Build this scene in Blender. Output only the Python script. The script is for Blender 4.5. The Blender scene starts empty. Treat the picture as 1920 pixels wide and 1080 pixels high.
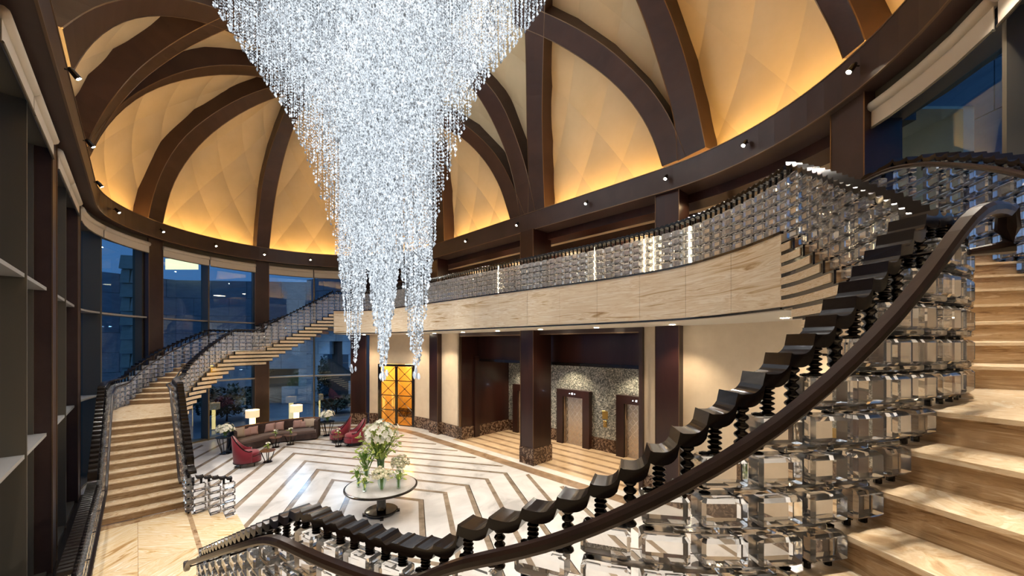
import bpy, math, random
import numpy as np
from mathutils import Matrix, Vector
random.seed(7); RNG = np.random.default_rng(7)
SC = bpy.context.scene; COL = SC.collection
R = math.radians

# ---------------------------------------------------------------- camera, world, exposure
F, HZ, EYE = 720.0, 645.0, 4.5            # focal length and horizon row in 1920x1080 pixels, eye height
cam = bpy.data.objects.new('camera', bpy.data.cameras.new('camera')); COL.objects.link(cam)
cam.location = (0, 0, EYE); cam.rotation_euler = (R(90), 0, 0)
cam.data.sensor_width = 36; cam.data.lens = F / 1920 * 36
cam.data.shift_y = (HZ - 540) / 1920; cam.data.clip_start = .05; cam.data.clip_end = 400
SC.camera = cam
W = bpy.data.worlds.new('dusk'); SC.world = W; W.use_nodes = True
bg = W.node_tree.nodes['Background']; bg.inputs[0].default_value = (.11, .23, .45, 1); bg.inputs[1].default_value = .68
SC.view_settings.view_transform = 'Standard'; SC.view_settings.look = 'None'
SC.view_settings.exposure = 0.62; SC.view_settings.gamma = 1; SC.view_settings.use_curve_mapping = False
SC.cycles.max_bounces = 14; SC.cycles.transmission_bounces = 13; SC.cycles.glossy_bounces = 2
SC.cycles.diffuse_bounces = 2; SC.cycles.transparent_max_bounces = 8
SC.cycles.sample_clamp_indirect = 6; SC.cycles.caustics_reflective = False; SC.cycles.use_light_tree = False

# ---------------------------------------------------------------- plan of the hall: a long oval round the flower table
TB = np.array([-3.47, 10.2]); TH = R(44.4)
EA = np.array([-math.sin(TH), math.cos(TH)]); EB = np.array([math.cos(TH), math.sin(TH)])
AF, AN, BC = 7.45, -4.9, .18              # the two centres of the oval (along EA) and their offset
RISE = .1675; ZM = 37 * RISE; ZL1 = 25 * RISE; ZL2 = 14 * RISE; ZLD = 3 * RISE
SOF = 5.03                                # underside of the gallery
RB0, RB1 = 8.76, 9.42                     # ring beam
def S(a, b): return TB + a * EA + b * EB
def W3(a, b, z): p = S(a, b); return (p[0], p[1], z)
def ab(p): q = np.asarray(p[:2]) - TB; return q @ EA, q @ EB
def oval(r, phi0=None, phi1=None, n=24):
    """plan points of the offset oval, clockwise from the +b side; closed if no limits"""
    out = []
    for i in range(n + 1):
        t = math.pi * i / n; out.append(S(AF + r * math.sin(t), BC + r * math.cos(t)))
    for i in range(n + 1):
        t = math.pi + math.pi * i / n; out.append(S(AN + r * math.sin(t), BC + r * math.cos(t)))
    return out
def densify(pts, step, closed=True):
    P = [np.asarray(p) for p in pts]; out = []
    m = len(P) if closed else len(P) - 1
    for i in range(m):
        p, q = P[i], P[(i + 1) % len(P)]; k = max(1, int(np.linalg.norm(q - p) / step + .5))
        out += [p + (q - p) * j / k for j in range(k)]
    if not closed: out.append(P[-1])
    return out
def far(deg, r): t = R(deg); return S(AF + r * math.sin(t), BC + r * math.cos(t))      # angle from +b towards far end
def near(deg, r): t = R(deg); return S(AN + r * math.sin(t), BC + r * math.cos(t))

# ---------------------------------------------------------------- mesh and object helpers
class MB:
    def __init__(s): s.v = []; s.f = []
    def add(s, vs, fs):
        o = len(s.v); s.v += [tuple(map(float, v)) for v in vs]; s.f += [tuple(i + o for i in f) for f in fs]; return s
    def box(s, x0, x1, y0, y1, z0, z1):
        return s.hexa([(x0, y0), (x1, y0), (x1, y1), (x0, y1)], z0, z1)
    def hexa(s, q, z0, z1): return s.prism(q, z0, z1)
    def prism(s, q, z0, z1):
        n = len(q); v = [(p[0], p[1], z0) for p in q] + [(p[0], p[1], z1) for p in q]
        f = [tuple(range(n - 1, -1, -1)), tuple(range(n, 2 * n))] + [(i, (i + 1) % n, (i + 1) % n + n, i + n) for i in range(n)]
        return s.add(v, f)
    def cbox(s, x0, x1, y0, y1, z0, z1, c):
        """chamfered box"""
        q = [(x0 + c, y0), (x1 - c, y0), (x1, y0 + c), (x1, y1 - c), (x1 - c, y1), (x0 + c, y1), (x0, y1 - c), (x0, y0 + c)]
        xm, ym = (x0 + x1) / 2, (y0 + y1) / 2
        kx = 1 - 2 * c / (x1 - x0); ky = 1 - 2 * c / (y1 - y0)
        qi = [(xm + (x - xm) * kx, ym + (y - ym) * ky) for x, y in q]
        v = [(x, y, z0) for x, y in qi] + [(x, y, z0 + c) for x, y in q] + [(x, y, z1 - c) for x, y in q] + [(x, y, z1) for x, y in qi]
        f = [tuple(range(7, -1, -1)), tuple(range(24, 32))]
        for k in range(3):
            f += [(k * 8 + i, k * 8 + (i + 1) % 8, k * 8 + 8 + (i + 1) % 8, k * 8 + 8 + i) for i in range(8)]
        return s.add(v, f)
    def lathe(s, prof, n=20, c=(0, 0, 0)):
        """prof: (radius, z) from bottom to top"""
        v = []; f = []; m = len(prof)
        for r, z in prof:
            for j in range(n):
                t = 2 * math.pi * j / n; v.append((c[0] + r * math.cos(t), c[1] + r * math.sin(t), c[2] + z))
        for i in range(m - 1):
            for j in range(n):
                k = (j + 1) % n; f.append((i * n + j, i * n + k, i * n + n + k, i * n + n + j))
        f.append(tuple(range(n - 1, -1, -1))); f.append(tuple((m - 1) * n + j for j in range(n)))
        return s.add(v, f)
    def tube(s, pts, r, n=8, closed=False):
        P = [Vector(p) for p in pts]; m = len(P); rr = r if hasattr(r, '__len__') else [r] * m; v = []; f = []
        for i, p in enumerate(P):
            a = P[(i - 1) % m] if (closed or i > 0) else p; b = P[(i + 1) % m] if (closed or i < m - 1) else p
            d = (b - a).normalized(); u = d.cross(Vector((0, 0, 1)))
            if u.length < 1e-3: u = Vector((1, 0, 0))
            u.normalize(); w = u.cross(d)
            for j in range(n):
                t = 2 * math.pi * j / n; v.append(p + (u * math.cos(t) + w * math.sin(t)) * rr[i])
        for i in range(m if closed else m - 1):
            for j in range(n):
                k = (j + 1) % n; i2 = (i + 1) % m; f.append((i * n + j, i * n + k, i2 * n + k, i2 * n + j))
        if not closed: f.append(tuple(range(n - 1, -1, -1))); f.append(tuple((m - 1) * n + j for j in range(n)))
        return s.add(v, f)
    def rings(s, rows, closed=False, cap=True):
        """rows: list of equal-length 3-D cross sections (each a closed loop), skinned in order"""
        n = len(rows[0]); m = len(rows); v = [p for r in rows for p in r]; f = []
        for i in range(m if closed else m - 1):
            i2 = (i + 1) % m
            for j in range(n):
                k = (j + 1) % n; f.append((i * n + j, i * n + k, i2 * n + k, i2 * n + j))
        if cap and not closed: f.append(tuple(range(n - 1, -1, -1))); f.append(tuple((m - 1) * n + j for j in range(n)))
        return s.add(v, f)
    def ball(s, c, r, n=8, m=6, sz=1.0):
        return s.lathe([(max(1e-4, r * math.sin(math.pi * i / m)), -r * sz * math.cos(math.pi * i / m)) for i in range(m + 1)], n, c)
    def mesh(s, name, mat, smooth=False):
        me = bpy.data.meshes.new(name); me.from_pydata(s.v, [], s.f)
        if mat: me.materials.append(mat)
        if smooth: me.polygons.foreach_set('use_smooth', [True] * len(me.polygons))
        me.update(); return me
    def build(s, name, mat, parent=None, smooth=False, kind=None, label=None, fix=True):
        me = s.mesh(name, mat, smooth)
        if fix:
            import bmesh
            bm = bmesh.new(); bm.from_mesh(me); bmesh.ops.recalc_face_normals(bm, faces=bm.faces); bm.to_mesh(me); bm.free()
        return put(me, name, parent, kind=kind, label=label)
def put(me, name, parent=None, mw=None, kind=None, label=None):
    o = bpy.data.objects.new(name, me); COL.objects.link(o)
    if mw is not None: o.matrix_world = mw
    if parent is not None:
        o.parent = parent
        if parent.get('_world'): o.matrix_parent_inverse = Matrix.Translation(parent.location).inverted()
    if kind: o['kind'] = kind
    if label: o['label'] = label
    return o
def tag(o, label, cat, group=None):
    o['label'] = label; o['category'] = cat
    if group: o['group'] = group
    return o
def thing(name, label, cat, loc=(0, 0, 0), rz=0, group=None, world=False):
    """an empty at the thing's base; world=True: its parts are given in world coordinates"""
    o = bpy.data.objects.new(name, None); COL.objects.link(o); o.location = loc; o.rotation_euler = (0, 0, rz); o.empty_display_size = .1
    if world: o['_world'] = 1
    return tag(o, label, cat, group)
def struct(o): o['kind'] = 'structure'; return o
def dup(root, loc, rz=0, label=None, group=None):
    def cp(o, par):
        c = o.copy(); COL.objects.link(c); c.parent = par
        for ch in o.children: cp(ch, c)
        return c
    c = cp(root, None); c.location = loc; c.rotation_euler = (0, 0, rz)
    if label: c['label'] = label
    if group: c['group'] = group
    return c
def lamp(name, kind, loc, energy, color, size=.1, rot=None, parent=None, **kw):
    d = bpy.data.lights.new(name, kind); d.energy = energy; d.color = color
    if kind == 'AREA': d.shape = 'DISK'; d.size = size
    elif kind in ('POINT', 'SPOT'): d.shadow_soft_size = size
    for k, v in kw.items(): setattr(d, k, v)
    o = bpy.data.objects.new(name, d); COL.objects.link(o); o.location = loc
    if rot is not None: o.rotation_euler = rot
    if parent is not None:
        o.parent = parent
        if parent.get('_world'): o.matrix_parent_inverse = Matrix.Translation(parent.location).inverted()
    return o
def aim(frm, to): return (Vector(to) - Vector(frm)).to_track_quat('-Z', 'Y').to_euler()

# ---------------------------------------------------------------- materials
def mat(name, col, rough=.5, metal=0, spec=.5, trans=0, ior=1.45, emit=None, es=0, coat=0, sheen=0):
    m = bpy.data.materials.new(name); m.use_nodes = True; b = m.node_tree.nodes['Principled BSDF']; I = b.inputs
    I['Base Color'].default_value = (*col, 1); I['Roughness'].default_value = rough; I['Metallic'].default_value = metal
    I['Specular IOR Level'].default_value = spec; I['Transmission Weight'].default_value = trans; I['IOR'].default_value = ior
    I['Coat Weight'].default_value = coat; I['Sheen Weight'].default_value = sheen
    if emit: I['Emission Color'].default_value = (*emit, 1); I['Emission Strength'].default_value = es
    return m
def nodes(m):
    nt = m.node_tree; return nt, nt.nodes, nt.links, nt.nodes['Principled BSDF']
def ramp(N, stops):
    r = N.new('ShaderNodeValToRGB'); e = r.color_ramp.elements
    while len(e) < len(stops): e.new(.5)
    for el, (p, c) in zip(e, stops): el.position = p; el.color = (*c, 1)
    return r
def coords(N, L, scale=(1, 1, 1), rot=(0, 0, 0), src='Object'):
    t = N.new('ShaderNodeTexCoord'); mp = N.new('ShaderNodeMapping'); L.new(t.outputs[src], mp.inputs[0])
    mp.inputs['Scale'].default_value = scale; mp.inputs['Rotation'].default_value = rot; return mp
def noise(N, L, mp, sc, detail=4, dist=0, rough=.6):
    n = N.new('ShaderNodeTexNoise'); L.new(mp.outputs[0], n.inputs['Vector']); n.inputs['Scale'].default_value = sc
    n.inputs['Detail'].default_value = detail; n.inputs['Distortion'].default_value = dist; n.inputs['Roughness'].default_value = rough; return n
def stone(name, stops, sc=1, stretch=(1, 1, 1), rough=.25, dist=.6, detail=6, rot=(0, 0, 0), bump=0, coat=0):
    m = mat(name, stops[0][1], rough, coat=coat); nt, N, L, b = nodes(m)
    n = noise(N, L, coords(N, L, stretch, rot), sc, detail, dist); r = ramp(N, stops)
    L.new(n.outputs[0], r.inputs[0]); L.new(r.outputs[0], b.inputs['Base Color'])
    if bump:
        bp = N.new('ShaderNodeBump'); bp.inputs['Strength'].default_value = bump; L.new(n.outputs[0], bp.inputs['Height']); L.new(bp.outputs[0], b.inputs['Normal'])
    return m
M = {}
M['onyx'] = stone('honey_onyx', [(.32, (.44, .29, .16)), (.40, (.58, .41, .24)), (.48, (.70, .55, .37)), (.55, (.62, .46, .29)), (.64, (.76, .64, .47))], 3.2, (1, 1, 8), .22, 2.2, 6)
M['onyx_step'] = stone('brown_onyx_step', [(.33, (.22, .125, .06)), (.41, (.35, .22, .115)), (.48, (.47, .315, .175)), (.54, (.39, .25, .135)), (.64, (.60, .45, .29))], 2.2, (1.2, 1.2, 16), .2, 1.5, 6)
M['onyx_fascia'] = stone('pale_onyx', [(.32, (.36, .22, .10)), (.39, (.60, .44, .26)), (.46, (.80, .69, .52)), (.52, (.68, .53, .35)), (.58, (.84, .75, .60)), (.67, (.56, .39, .22))], 1.3, (.35, .35, 5), .25, 1.0, 10)
CHEV = [(.33, (.46, .27, .11)), (.41, (.70, .49, .25)), (.48, (.80, .66, .45)), (.54, (.72, .53, .30)), (.64, (.85, .76, .60))]
M['onyx_floor'] = stone('onyx_chevron', CHEV, 1.3, (4.5, .6, 1), .15, 1.6, 7, rot=(0, 0, R(20)))
M['onyx_floor2'] = stone('onyx_chevron_turned', CHEV, 1.3, (.6, 4.5, 1), .15, 1.6, 7, rot=(0, 0, R(20)))
M['marble'] = stone('white_marble', [(.32, (.48, .47, .46)), (.44, (.66, .65, .64)), (.66, (.80, .79, .78))], .55, (1, 1, 1), .2, 1.5, 6)
M['inlay'] = stone('taupe_marble', [(.35, (.21, .16, .115)), (.62, (.34, .275, .21))], 2.2, (1, 1, 1), .15, 1, 6)
M['inlay_dark'] = mat('black_marble', (.035, .03, .028), .15)
M['tan'] = stone('tan_marble', [(.35, (.24, .16, .10)), (.62, (.40, .285, .19))], 1.4, (1, 1, 1), .14, 1.2, 6)
M['lobby'] = stone('warm_beige_marble', [(.3, (.55, .40, .26)), (.65, (.70, .55, .38))], 1.1, (1, 1, 1), .12, 1, 5)
M['emperador'] = stone('dark_emperador', [(.42, (.035, .018, .012)), (.52, (.10, .055, .035)), (.57, (.38, .27, .19)), (.62, (.09, .05, .03))], 4.5, (1, 1, 1), .15, 2.5, 8)
M['wood'] = stone('dark_wood', [(.3, (.018, .0065, .0050)), (.7, (.040, .013, .009))], 1.5, (1, 1, .15), .28, .4, 5, coat=.15)
M['rib'] = stone('bronze_brown_rib', [(.3, (.030, .0125, .0085)), (.7, (.056, .025, .0165))], .9, (1, 1, 1), .42, .3, 6)
M['beam'] = stone('bronze_ring', [(.3, (.034, .018, .0145)), (.7, (.056, .031, .025))], 1.2, (1, 1, 1), .36, .3, 6)
M['bronze'] = mat('bronze_trim', (.20, .13, .08), .38, .7)
M['black'] = mat('black_lacquer', (.012, .009, .008), .16, coat=.3)
M['rail'] = mat('dark_walnut_rail', (.006, .004, .0035), .18, spec=.35, coat=.1)
M['hand'] = stone('mahogany_handrail', [(.3, (.006, .0025, .0018)), (.7, (.013, .0055, .0035))], 2, (1, 1, 1), .3, .5, 4); M['hand'].node_tree.nodes['Principled BSDF'].inputs['Specular IOR Level'].default_value = .3
M['cream'] = stone('cream_wall_fabric', [(.3, (.66, .53, .38)), (.7, (.72, .59, .43))], 3, (1, 1, 1), .8, 0, 3)
M['white'] = mat('white_soffit', (.72, .66, .56), .7)
M['panel'] = stone('cream_dome_leather', [(.3, (.62, .47, .27)), (.7, (.70, .54, .33))], .8, (1, 1, 1), .55, .2, 4)
M['cove'] = mat('cove_strip', (1, .7, .3), .5, emit=(1, .60, .19), es=23)
M['mull'] = mat('grey_bronze_mullion', (.115, .098, .070), .45, .3)
M['ledge'] = mat('pale_ledge', (.30, .29, .27), .5)
M['blind'] = mat('cream_blind', (.66, .57, .45), .7)
M['velvet_red'] = mat('crimson_velvet', (.20, .004, .018), .75, sheen=.35)
M['velvet_brown'] = stone('chocolate_velvet', [(.35, (.035, .02, .018)), (.65, (.075, .045, .038))], 3, (1, 1, 1), .8, .5, 4)
M['seat_brown'] = mat('mauve_brown_seat', (.10, .06, .05), .7, sheen=.4)
M['cush_pink'] = mat('rose_satin', (.44, .27, .24), .45, sheen=.3); M['cush_beige'] = mat('champagne_satin', (.46, .36, .27), .4, sheen=.3)
M['table_wood'] = stone('chestnut_tabletop', [(.3, (.10, .04, .015)), (.7, (.20, .085, .035))], 3, (1, 6, 1), .2, .6, 4, coat=.4)
M['shade'] = mat('linen_shade', (.72, .55, .40), .8, emit=(1, .72, .42), es=.55)
M['lampglow'] = mat('lit_lamp_stem', (1, .8, .4), .4, emit=(1, .68, .22), es=5)
M['bulb'] = mat('spot_bulb', (1, 1, 1), .4, emit=(1, .86, .62), es=60)
M['rod'] = mat('warm_light_rod', (1, .9, .7), .4, emit=(1, .82, .5), es=9)
M['led'] = mat('white_led', (1, 1, 1), .4, emit=(.75, .85, 1), es=12)
M['steel'] = stone('champagne_steel', [(.3, (.50, .42, .33)), (.7, (.60, .51, .41))], 1, (1, 1, .1), .32, 0, 3); M['steel'].node_tree.nodes['Principled BSDF'].inputs['Metallic'].default_value = .75
M['steel2'] = mat('polished_steel_motif', (.78, .70, .60), .12, 1)
M['brass'] = mat('brass', (.55, .36, .10), .28, 1)
M['stem'] = mat('green_stem', (.13, .27, .035), .55); M['leaf'] = mat('leaf_green', (.16, .30, .05), .5); M['lime'] = mat('lime_bud', (.46, .58, .12), .5)
M['petal'] = mat('white_petal', (.86, .85, .72), .6); M['petal2'] = mat('cream_rose', (.82, .78, .56), .6)
M['dleaf'] = mat('dark_leaf', (.012, .028, .010), .6)
M['court'] = stone('courtyard_paving', [(.3, (.10, .13, .17)), (.7, (.16, .20, .25))], .8, (1, 1, 1), .35)
M['facade'] = stone('grey_limestone', [(.3, (.19, .22, .26)), (.7, (.27, .30, .34))], 1.2, (1, 1, 3), .7)
M['jamb'] = stone('pale_limestone_block', [(.3, (.34, .37, .33)), (.7, (.45, .47, .41))], 2, (1, 1, 3), .8)
M['dark'] = mat('dark_opening', (.015, .015, .018), .6)
M['lit'] = mat('glowing_soffit', (1, .8, .4), .5, emit=(1, .76, .34), es=1.6)
def crystal(name, rough=0, tint=(1, 1, 1)):
    m = mat(name, tint, rough, trans=.92, ior=1.48); return m
M['crystal'] = crystal('cut_crystal'); M['vase'] = None; M['crystal_far'] = mat('cut_crystal_far', (1, 1, 1), 0, trans=.78, ior=1.48)
def pane(name, tint, k):
    m = bpy.data.materials.new(name); m.use_nodes = True; nt = m.node_tree; N = nt.nodes; L = nt.links
    for n in list(N): N.remove(n)
    o = N.new('ShaderNodeOutputMaterial'); mx = N.new('ShaderNodeMixShader'); g = N.new('ShaderNodeBsdfGlossy'); t = N.new('ShaderNodeBsdfTransparent')
    fr = N.new('ShaderNodeLayerWeight'); fr.inputs[0].default_value = .5; pw = N.new('ShaderNodeMath'); pw.operation = 'POWER'; pw.inputs[1].default_value = 3.5; ml = N.new('ShaderNodeMath'); ml.operation = 'MULTIPLY_ADD'; ml.inputs[1].default_value = .6; ml.inputs[2].default_value = k; g.inputs['Roughness'].default_value = .01
    t.inputs[0].default_value = (*tint, 1); g.inputs[0].default_value = (.9, .95, 1, 1)
    L.new(fr.outputs['Facing'], pw.inputs[0]); L.new(pw.outputs[0], ml.inputs[0]); L.new(ml.outputs[0], mx.inputs[0]); L.new(t.outputs[0], mx.inputs[1]); L.new(g.outputs[0], mx.inputs[2]); L.new(mx.outputs[0], o.inputs[0]); return m
M['vase'] = pane('clear_vase', (.93, .98, .95), .05)
M['glass'] = pane('window_glass', (.66, .82, .92), .07)
M['amber'] = pane('amber_door_glass', (1, .80, .42), .04)
def mosaic():
    m = mat('silver_mosaic', (.5, .5, .5), .3, .35); nt, N, L, b = nodes(m)
    v = N.new('ShaderNodeTexVoronoi'); L.new(coords(N, L).outputs[0], v.inputs['Vector']); v.inputs['Scale'].default_value = 24
    r = ramp(N, [(.0, (.08, .085, .08)), (.45, (.26, .28, .26)), (.8, (.46, .48, .44)), (1, (.75, .75, .68))]); sp = N.new('ShaderNodeSeparateColor')
    L.new(v.outputs['Color'], sp.inputs[0]); L.new(sp.outputs[0], r.inputs[0]); L.new(r.outputs[0], b.inputs['Base Color']); return m
M['mosaic'] = mosaic()
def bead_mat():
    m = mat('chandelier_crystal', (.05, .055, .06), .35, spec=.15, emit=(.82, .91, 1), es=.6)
    nt, N, L, b = nodes(m)                # glow and random glints put into the emission of each bead
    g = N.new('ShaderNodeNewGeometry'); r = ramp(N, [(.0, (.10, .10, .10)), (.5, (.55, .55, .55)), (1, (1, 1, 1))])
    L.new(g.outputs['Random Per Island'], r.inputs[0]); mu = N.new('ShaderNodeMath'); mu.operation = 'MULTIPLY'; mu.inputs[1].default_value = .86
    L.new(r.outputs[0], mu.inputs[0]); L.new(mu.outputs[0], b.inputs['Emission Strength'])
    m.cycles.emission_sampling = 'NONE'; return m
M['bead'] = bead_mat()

# ---------------------------------------------------------------- paths of the two flights (station, offset from the inner balustrade)
RI, WID = 3.95, 1.58
DEG = RI * math.pi / 180
def LP(s, off):                            # far flight: station in degrees round the far end, then straight on
    r = RI + off
    if s <= 180: return far(s, r)
    return S(AF - (s - 180) * DEG, BC - r)
class Spline:
    def __init__(self, pts, n=40):
        P = [np.asarray(p, float) for p in pts]; P = [2 * P[0] - P[1]] + P + [2 * P[-1] - P[-2]]; out = []
        for i in range(1, len(P) - 2):
            for j in range(n):
                t = j / n; a, b, c, d = P[i - 1:i + 3]
                out.append(.5 * ((2 * b) + (c - a) * t + (2 * a - 5 * b + 4 * c - d) * t * t + (3 * b - a - 3 * c + d) * t ** 3))
        out.append(P[-2]); p = np.array(out)
        for _ in range(60): p[1:-1] = .25 * p[:-2] + .5 * p[1:-1] + .25 * p[2:]
        self.p = p; self.s = np.r_[0, np.cumsum(np.hypot(*np.diff(p, axis=0).T))]; self.len = self.s[-1]
    def at(self, s, off=0):
        x = np.interp(s, self.s, self.p[:, 0]); y = np.interp(s, self.s, self.p[:, 1])
        if s > self.len: d = self.p[-1] - self.p[-4]; d /= np.hypot(*d); x, y = self.p[-1] + d * (s - self.len)
        if s < 0: d = self.p[3] - self.p[0]; d /= np.hypot(*d); x, y = self.p[0] + d * s
        e = .05; q0 = max(0, min(s, self.len) - e); q1 = min(self.len, max(s, 0) + e)
        dx = np.interp(q1, self.s, self.p[:, 0]) - np.interp(q0, self.s, self.p[:, 0]); dy = np.interp(q1, self.s, self.p[:, 1]) - np.interp(q0, self.s, self.p[:, 1])
        l = math.hypot(dx, dy); return np.array([x + dy / l * self.side * off, y - dx / l * self.side * off])
    side = -1
    def near(self, q): return float(self.s[np.argmin(np.hypot(self.p[:, 0] - q[0], self.p[:, 1] - q[1]))])
NPATH = Spline([S(1.5, 4.13), S(-.5, 4.14), S(-2.2, 4.2), (2.19, 10.46), (3.33, 9.14), (3.92, 8.05), (4.17, 6.82), (4.2, 5.8), (4.08, 5.14), (3.77, 4.21), (3.5, 3.45),
                (3.1, 2.75), (2.55, 2.2), (2.0, 1.9), (1.4, 1.71), (.775, 1.66), (.2, 1.83), (-.52, 2.22), (-1.62, 2.85), (-3.0, 4.13), (-4.43, 5.5), S(-1.9, -3.85)])
NPATH.side = -1
def NP(s, off): return NPATH.at(s, off)
def lin(a, b, n): return [a + (b - a) * i / n for i in range(n + 1)]
LR = lin(52.8, 97.1, 11) + lin(117.3, 157.6, 10) + lin(180 + (AF - 5.76) / DEG, 180 + (AF - 2.62) / DEG, 10)
nM, n1a, n1b, n2a = NPATH.near((4.2, 5.8)), NPATH.near((3.16, 2.8)), NPATH.near((2.05, 1.9)), NPATH.near((-.52, 2.22))
n2b = NPATH.near((-1.55, 2.78)); nE = NPATH.near((-4.3, 5.37))
NMID = [n1b] + [NPATH.near(q) for q in ((1.83, 1.85), (1.65, 1.80), (1.46, 1.74), (1.24, 1.69), (1.0, 1.67), (.775, 1.665), (.55, 1.70), (.31, 1.79), (.0, 1.94), (-.36, 2.13))]
NR = lin(nM, n1a, 11) + NMID + lin(n2b, nE, 10)
# check which side is outward for the near path
if np.hypot(*(NP(n1b, 1.0))) > np.hypot(*(NP(n1b, 0.0))): NPATH.side = 1

def curved_slab(mb, pos, s0, s1, o0, o1, z0, z1, step, nose=0):
    n = max(1, int(abs(s1 - s0) / step + .5)); rows = []
    for i in range(n + 1):
        s = s0 + (s1 - s0) * i / n; p, q = pos(s, o0), pos(s, o1)
        rows.append([(p[0], p[1], z0), (q[0], q[1], z0), (q[0], q[1], z1), (p[0], p[1], z1)])
    return mb.rings(rows)

def staircase(name, label, pos, rs, unit, ov5=4):
    p = pos(rs[17], .8); t = thing(name, label, 'staircase', (p[0], p[1], 0), world=True)
    step = .12 / unit; ov = .025 / unit
    for j in range(1, len(rs)):
        z = ZM - j * RISE; up = rs[max(0, j - ov5)]; hi = rs[j - 1]; lo = rs[j]
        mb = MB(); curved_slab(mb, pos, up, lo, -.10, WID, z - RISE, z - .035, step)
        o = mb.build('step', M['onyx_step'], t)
        mb = MB(); n = max(2, int((lo - hi) / step)); rows = []
        for i in range(n + 1):
            s = hi + (lo + ov - hi) * i / n; a_, b_ = pos(s, -.10), pos(s, WID); dz = .012 if i == n else 0
            rows.append([(a_[0], a_[1], z - .035), (b_[0], b_[1], z - .035), (b_[0], b_[1], z - dz), (a_[0], a_[1], z - dz)])
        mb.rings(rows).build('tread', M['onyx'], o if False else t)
        mb = MB(); curved_slab(mb, pos, up, lo + .01 / unit, -.125, -.10, z - RISE, z, step).build('side_frame', M['black'], o).matrix_parent_inverse = Matrix()
        mb = MB(); curved_slab(mb, pos, up, lo - .045 / unit, -.14, -.125, z - RISE + .03, z - .03, step).build('side_panel', M['onyx'], o).matrix_parent_inverse = Matrix()
    return t
staircase('curved_staircase', 'long curved onyx staircase climbing along the window wall to the gallery', LP, LR, DEG)
staircase('curved_staircase', 'nearest curved onyx staircase whose steps rise at the right edge', NP, NR, 1.0, 6)

# ---------------------------------------------------------------- crystal balustrades
def shared(fn, name, m, smooth=False): mb = MB(); fn(mb); return mb.mesh(name, m, smooth)
CW, CH, CD = .232, .122, .13
def block_geo(mb): mb.cbox(-CW / 2, CW / 2, -CD / 2, CD / 2, 0, CH, .015)
def block2_geo(mb): mb.cbox(-CW / 2, CW / 2, -CD / 2, CD / 2, 0, CH, .013)
def bar_geo(mb): mb.cbox(-.5, .5, -.06, .06, 0, .030, .006)
def spindle_geo(mb):
    pr = [(.012, 0)]
    for i in range(6): z = i / 6; pr += [(.016, z + .01), (.027, z + .05), (.030, z + .083), (.027, z + .116), (.016, z + .156)]
    mb.lathe(pr + [(.012, 1)], 10)
ME_BLOCK = shared(block_geo, 'crystal_block', M['crystal']); ME_BLOCK2 = shared(block2_geo, 'crystal_block', M['crystal_far']); ME_BAR = shared(bar_geo, 'crystal_bar', M['crystal']); ME_SPIN = shared(spindle_geo, 'spindle', M['rail'], True)
def inst(mb, me_src, mw):
    vs = [mw @ Vector(v) for v in me_src['v']]; mb.add(vs, me_src['f'])
def geo(fn): mb = MB(); fn(mb); return {'v': mb.v, 'f': mb.f}
G_BLOCK, G_BAR = geo(block2_geo), geo(bar_geo)
G_BEAD = geo(lambda mb: mb.lathe([(.010, 0), (.024, .005), (.024, .012), (.010, .017)], 7))
G_POST = geo(lambda mb: mb.lathe([(.02, 0), (.02, 1)], 6))
def frame_at(pos, s, off, unit, z):
    e = .04 / unit; p = pos(s, off); d = pos(s + e, off) - pos(s - e, off); a = math.atan2(d[1], d[0])
    return Matrix.Translation((p[0], p[1], z)) @ Matrix.Rotation(a, 4, 'Z')

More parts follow.
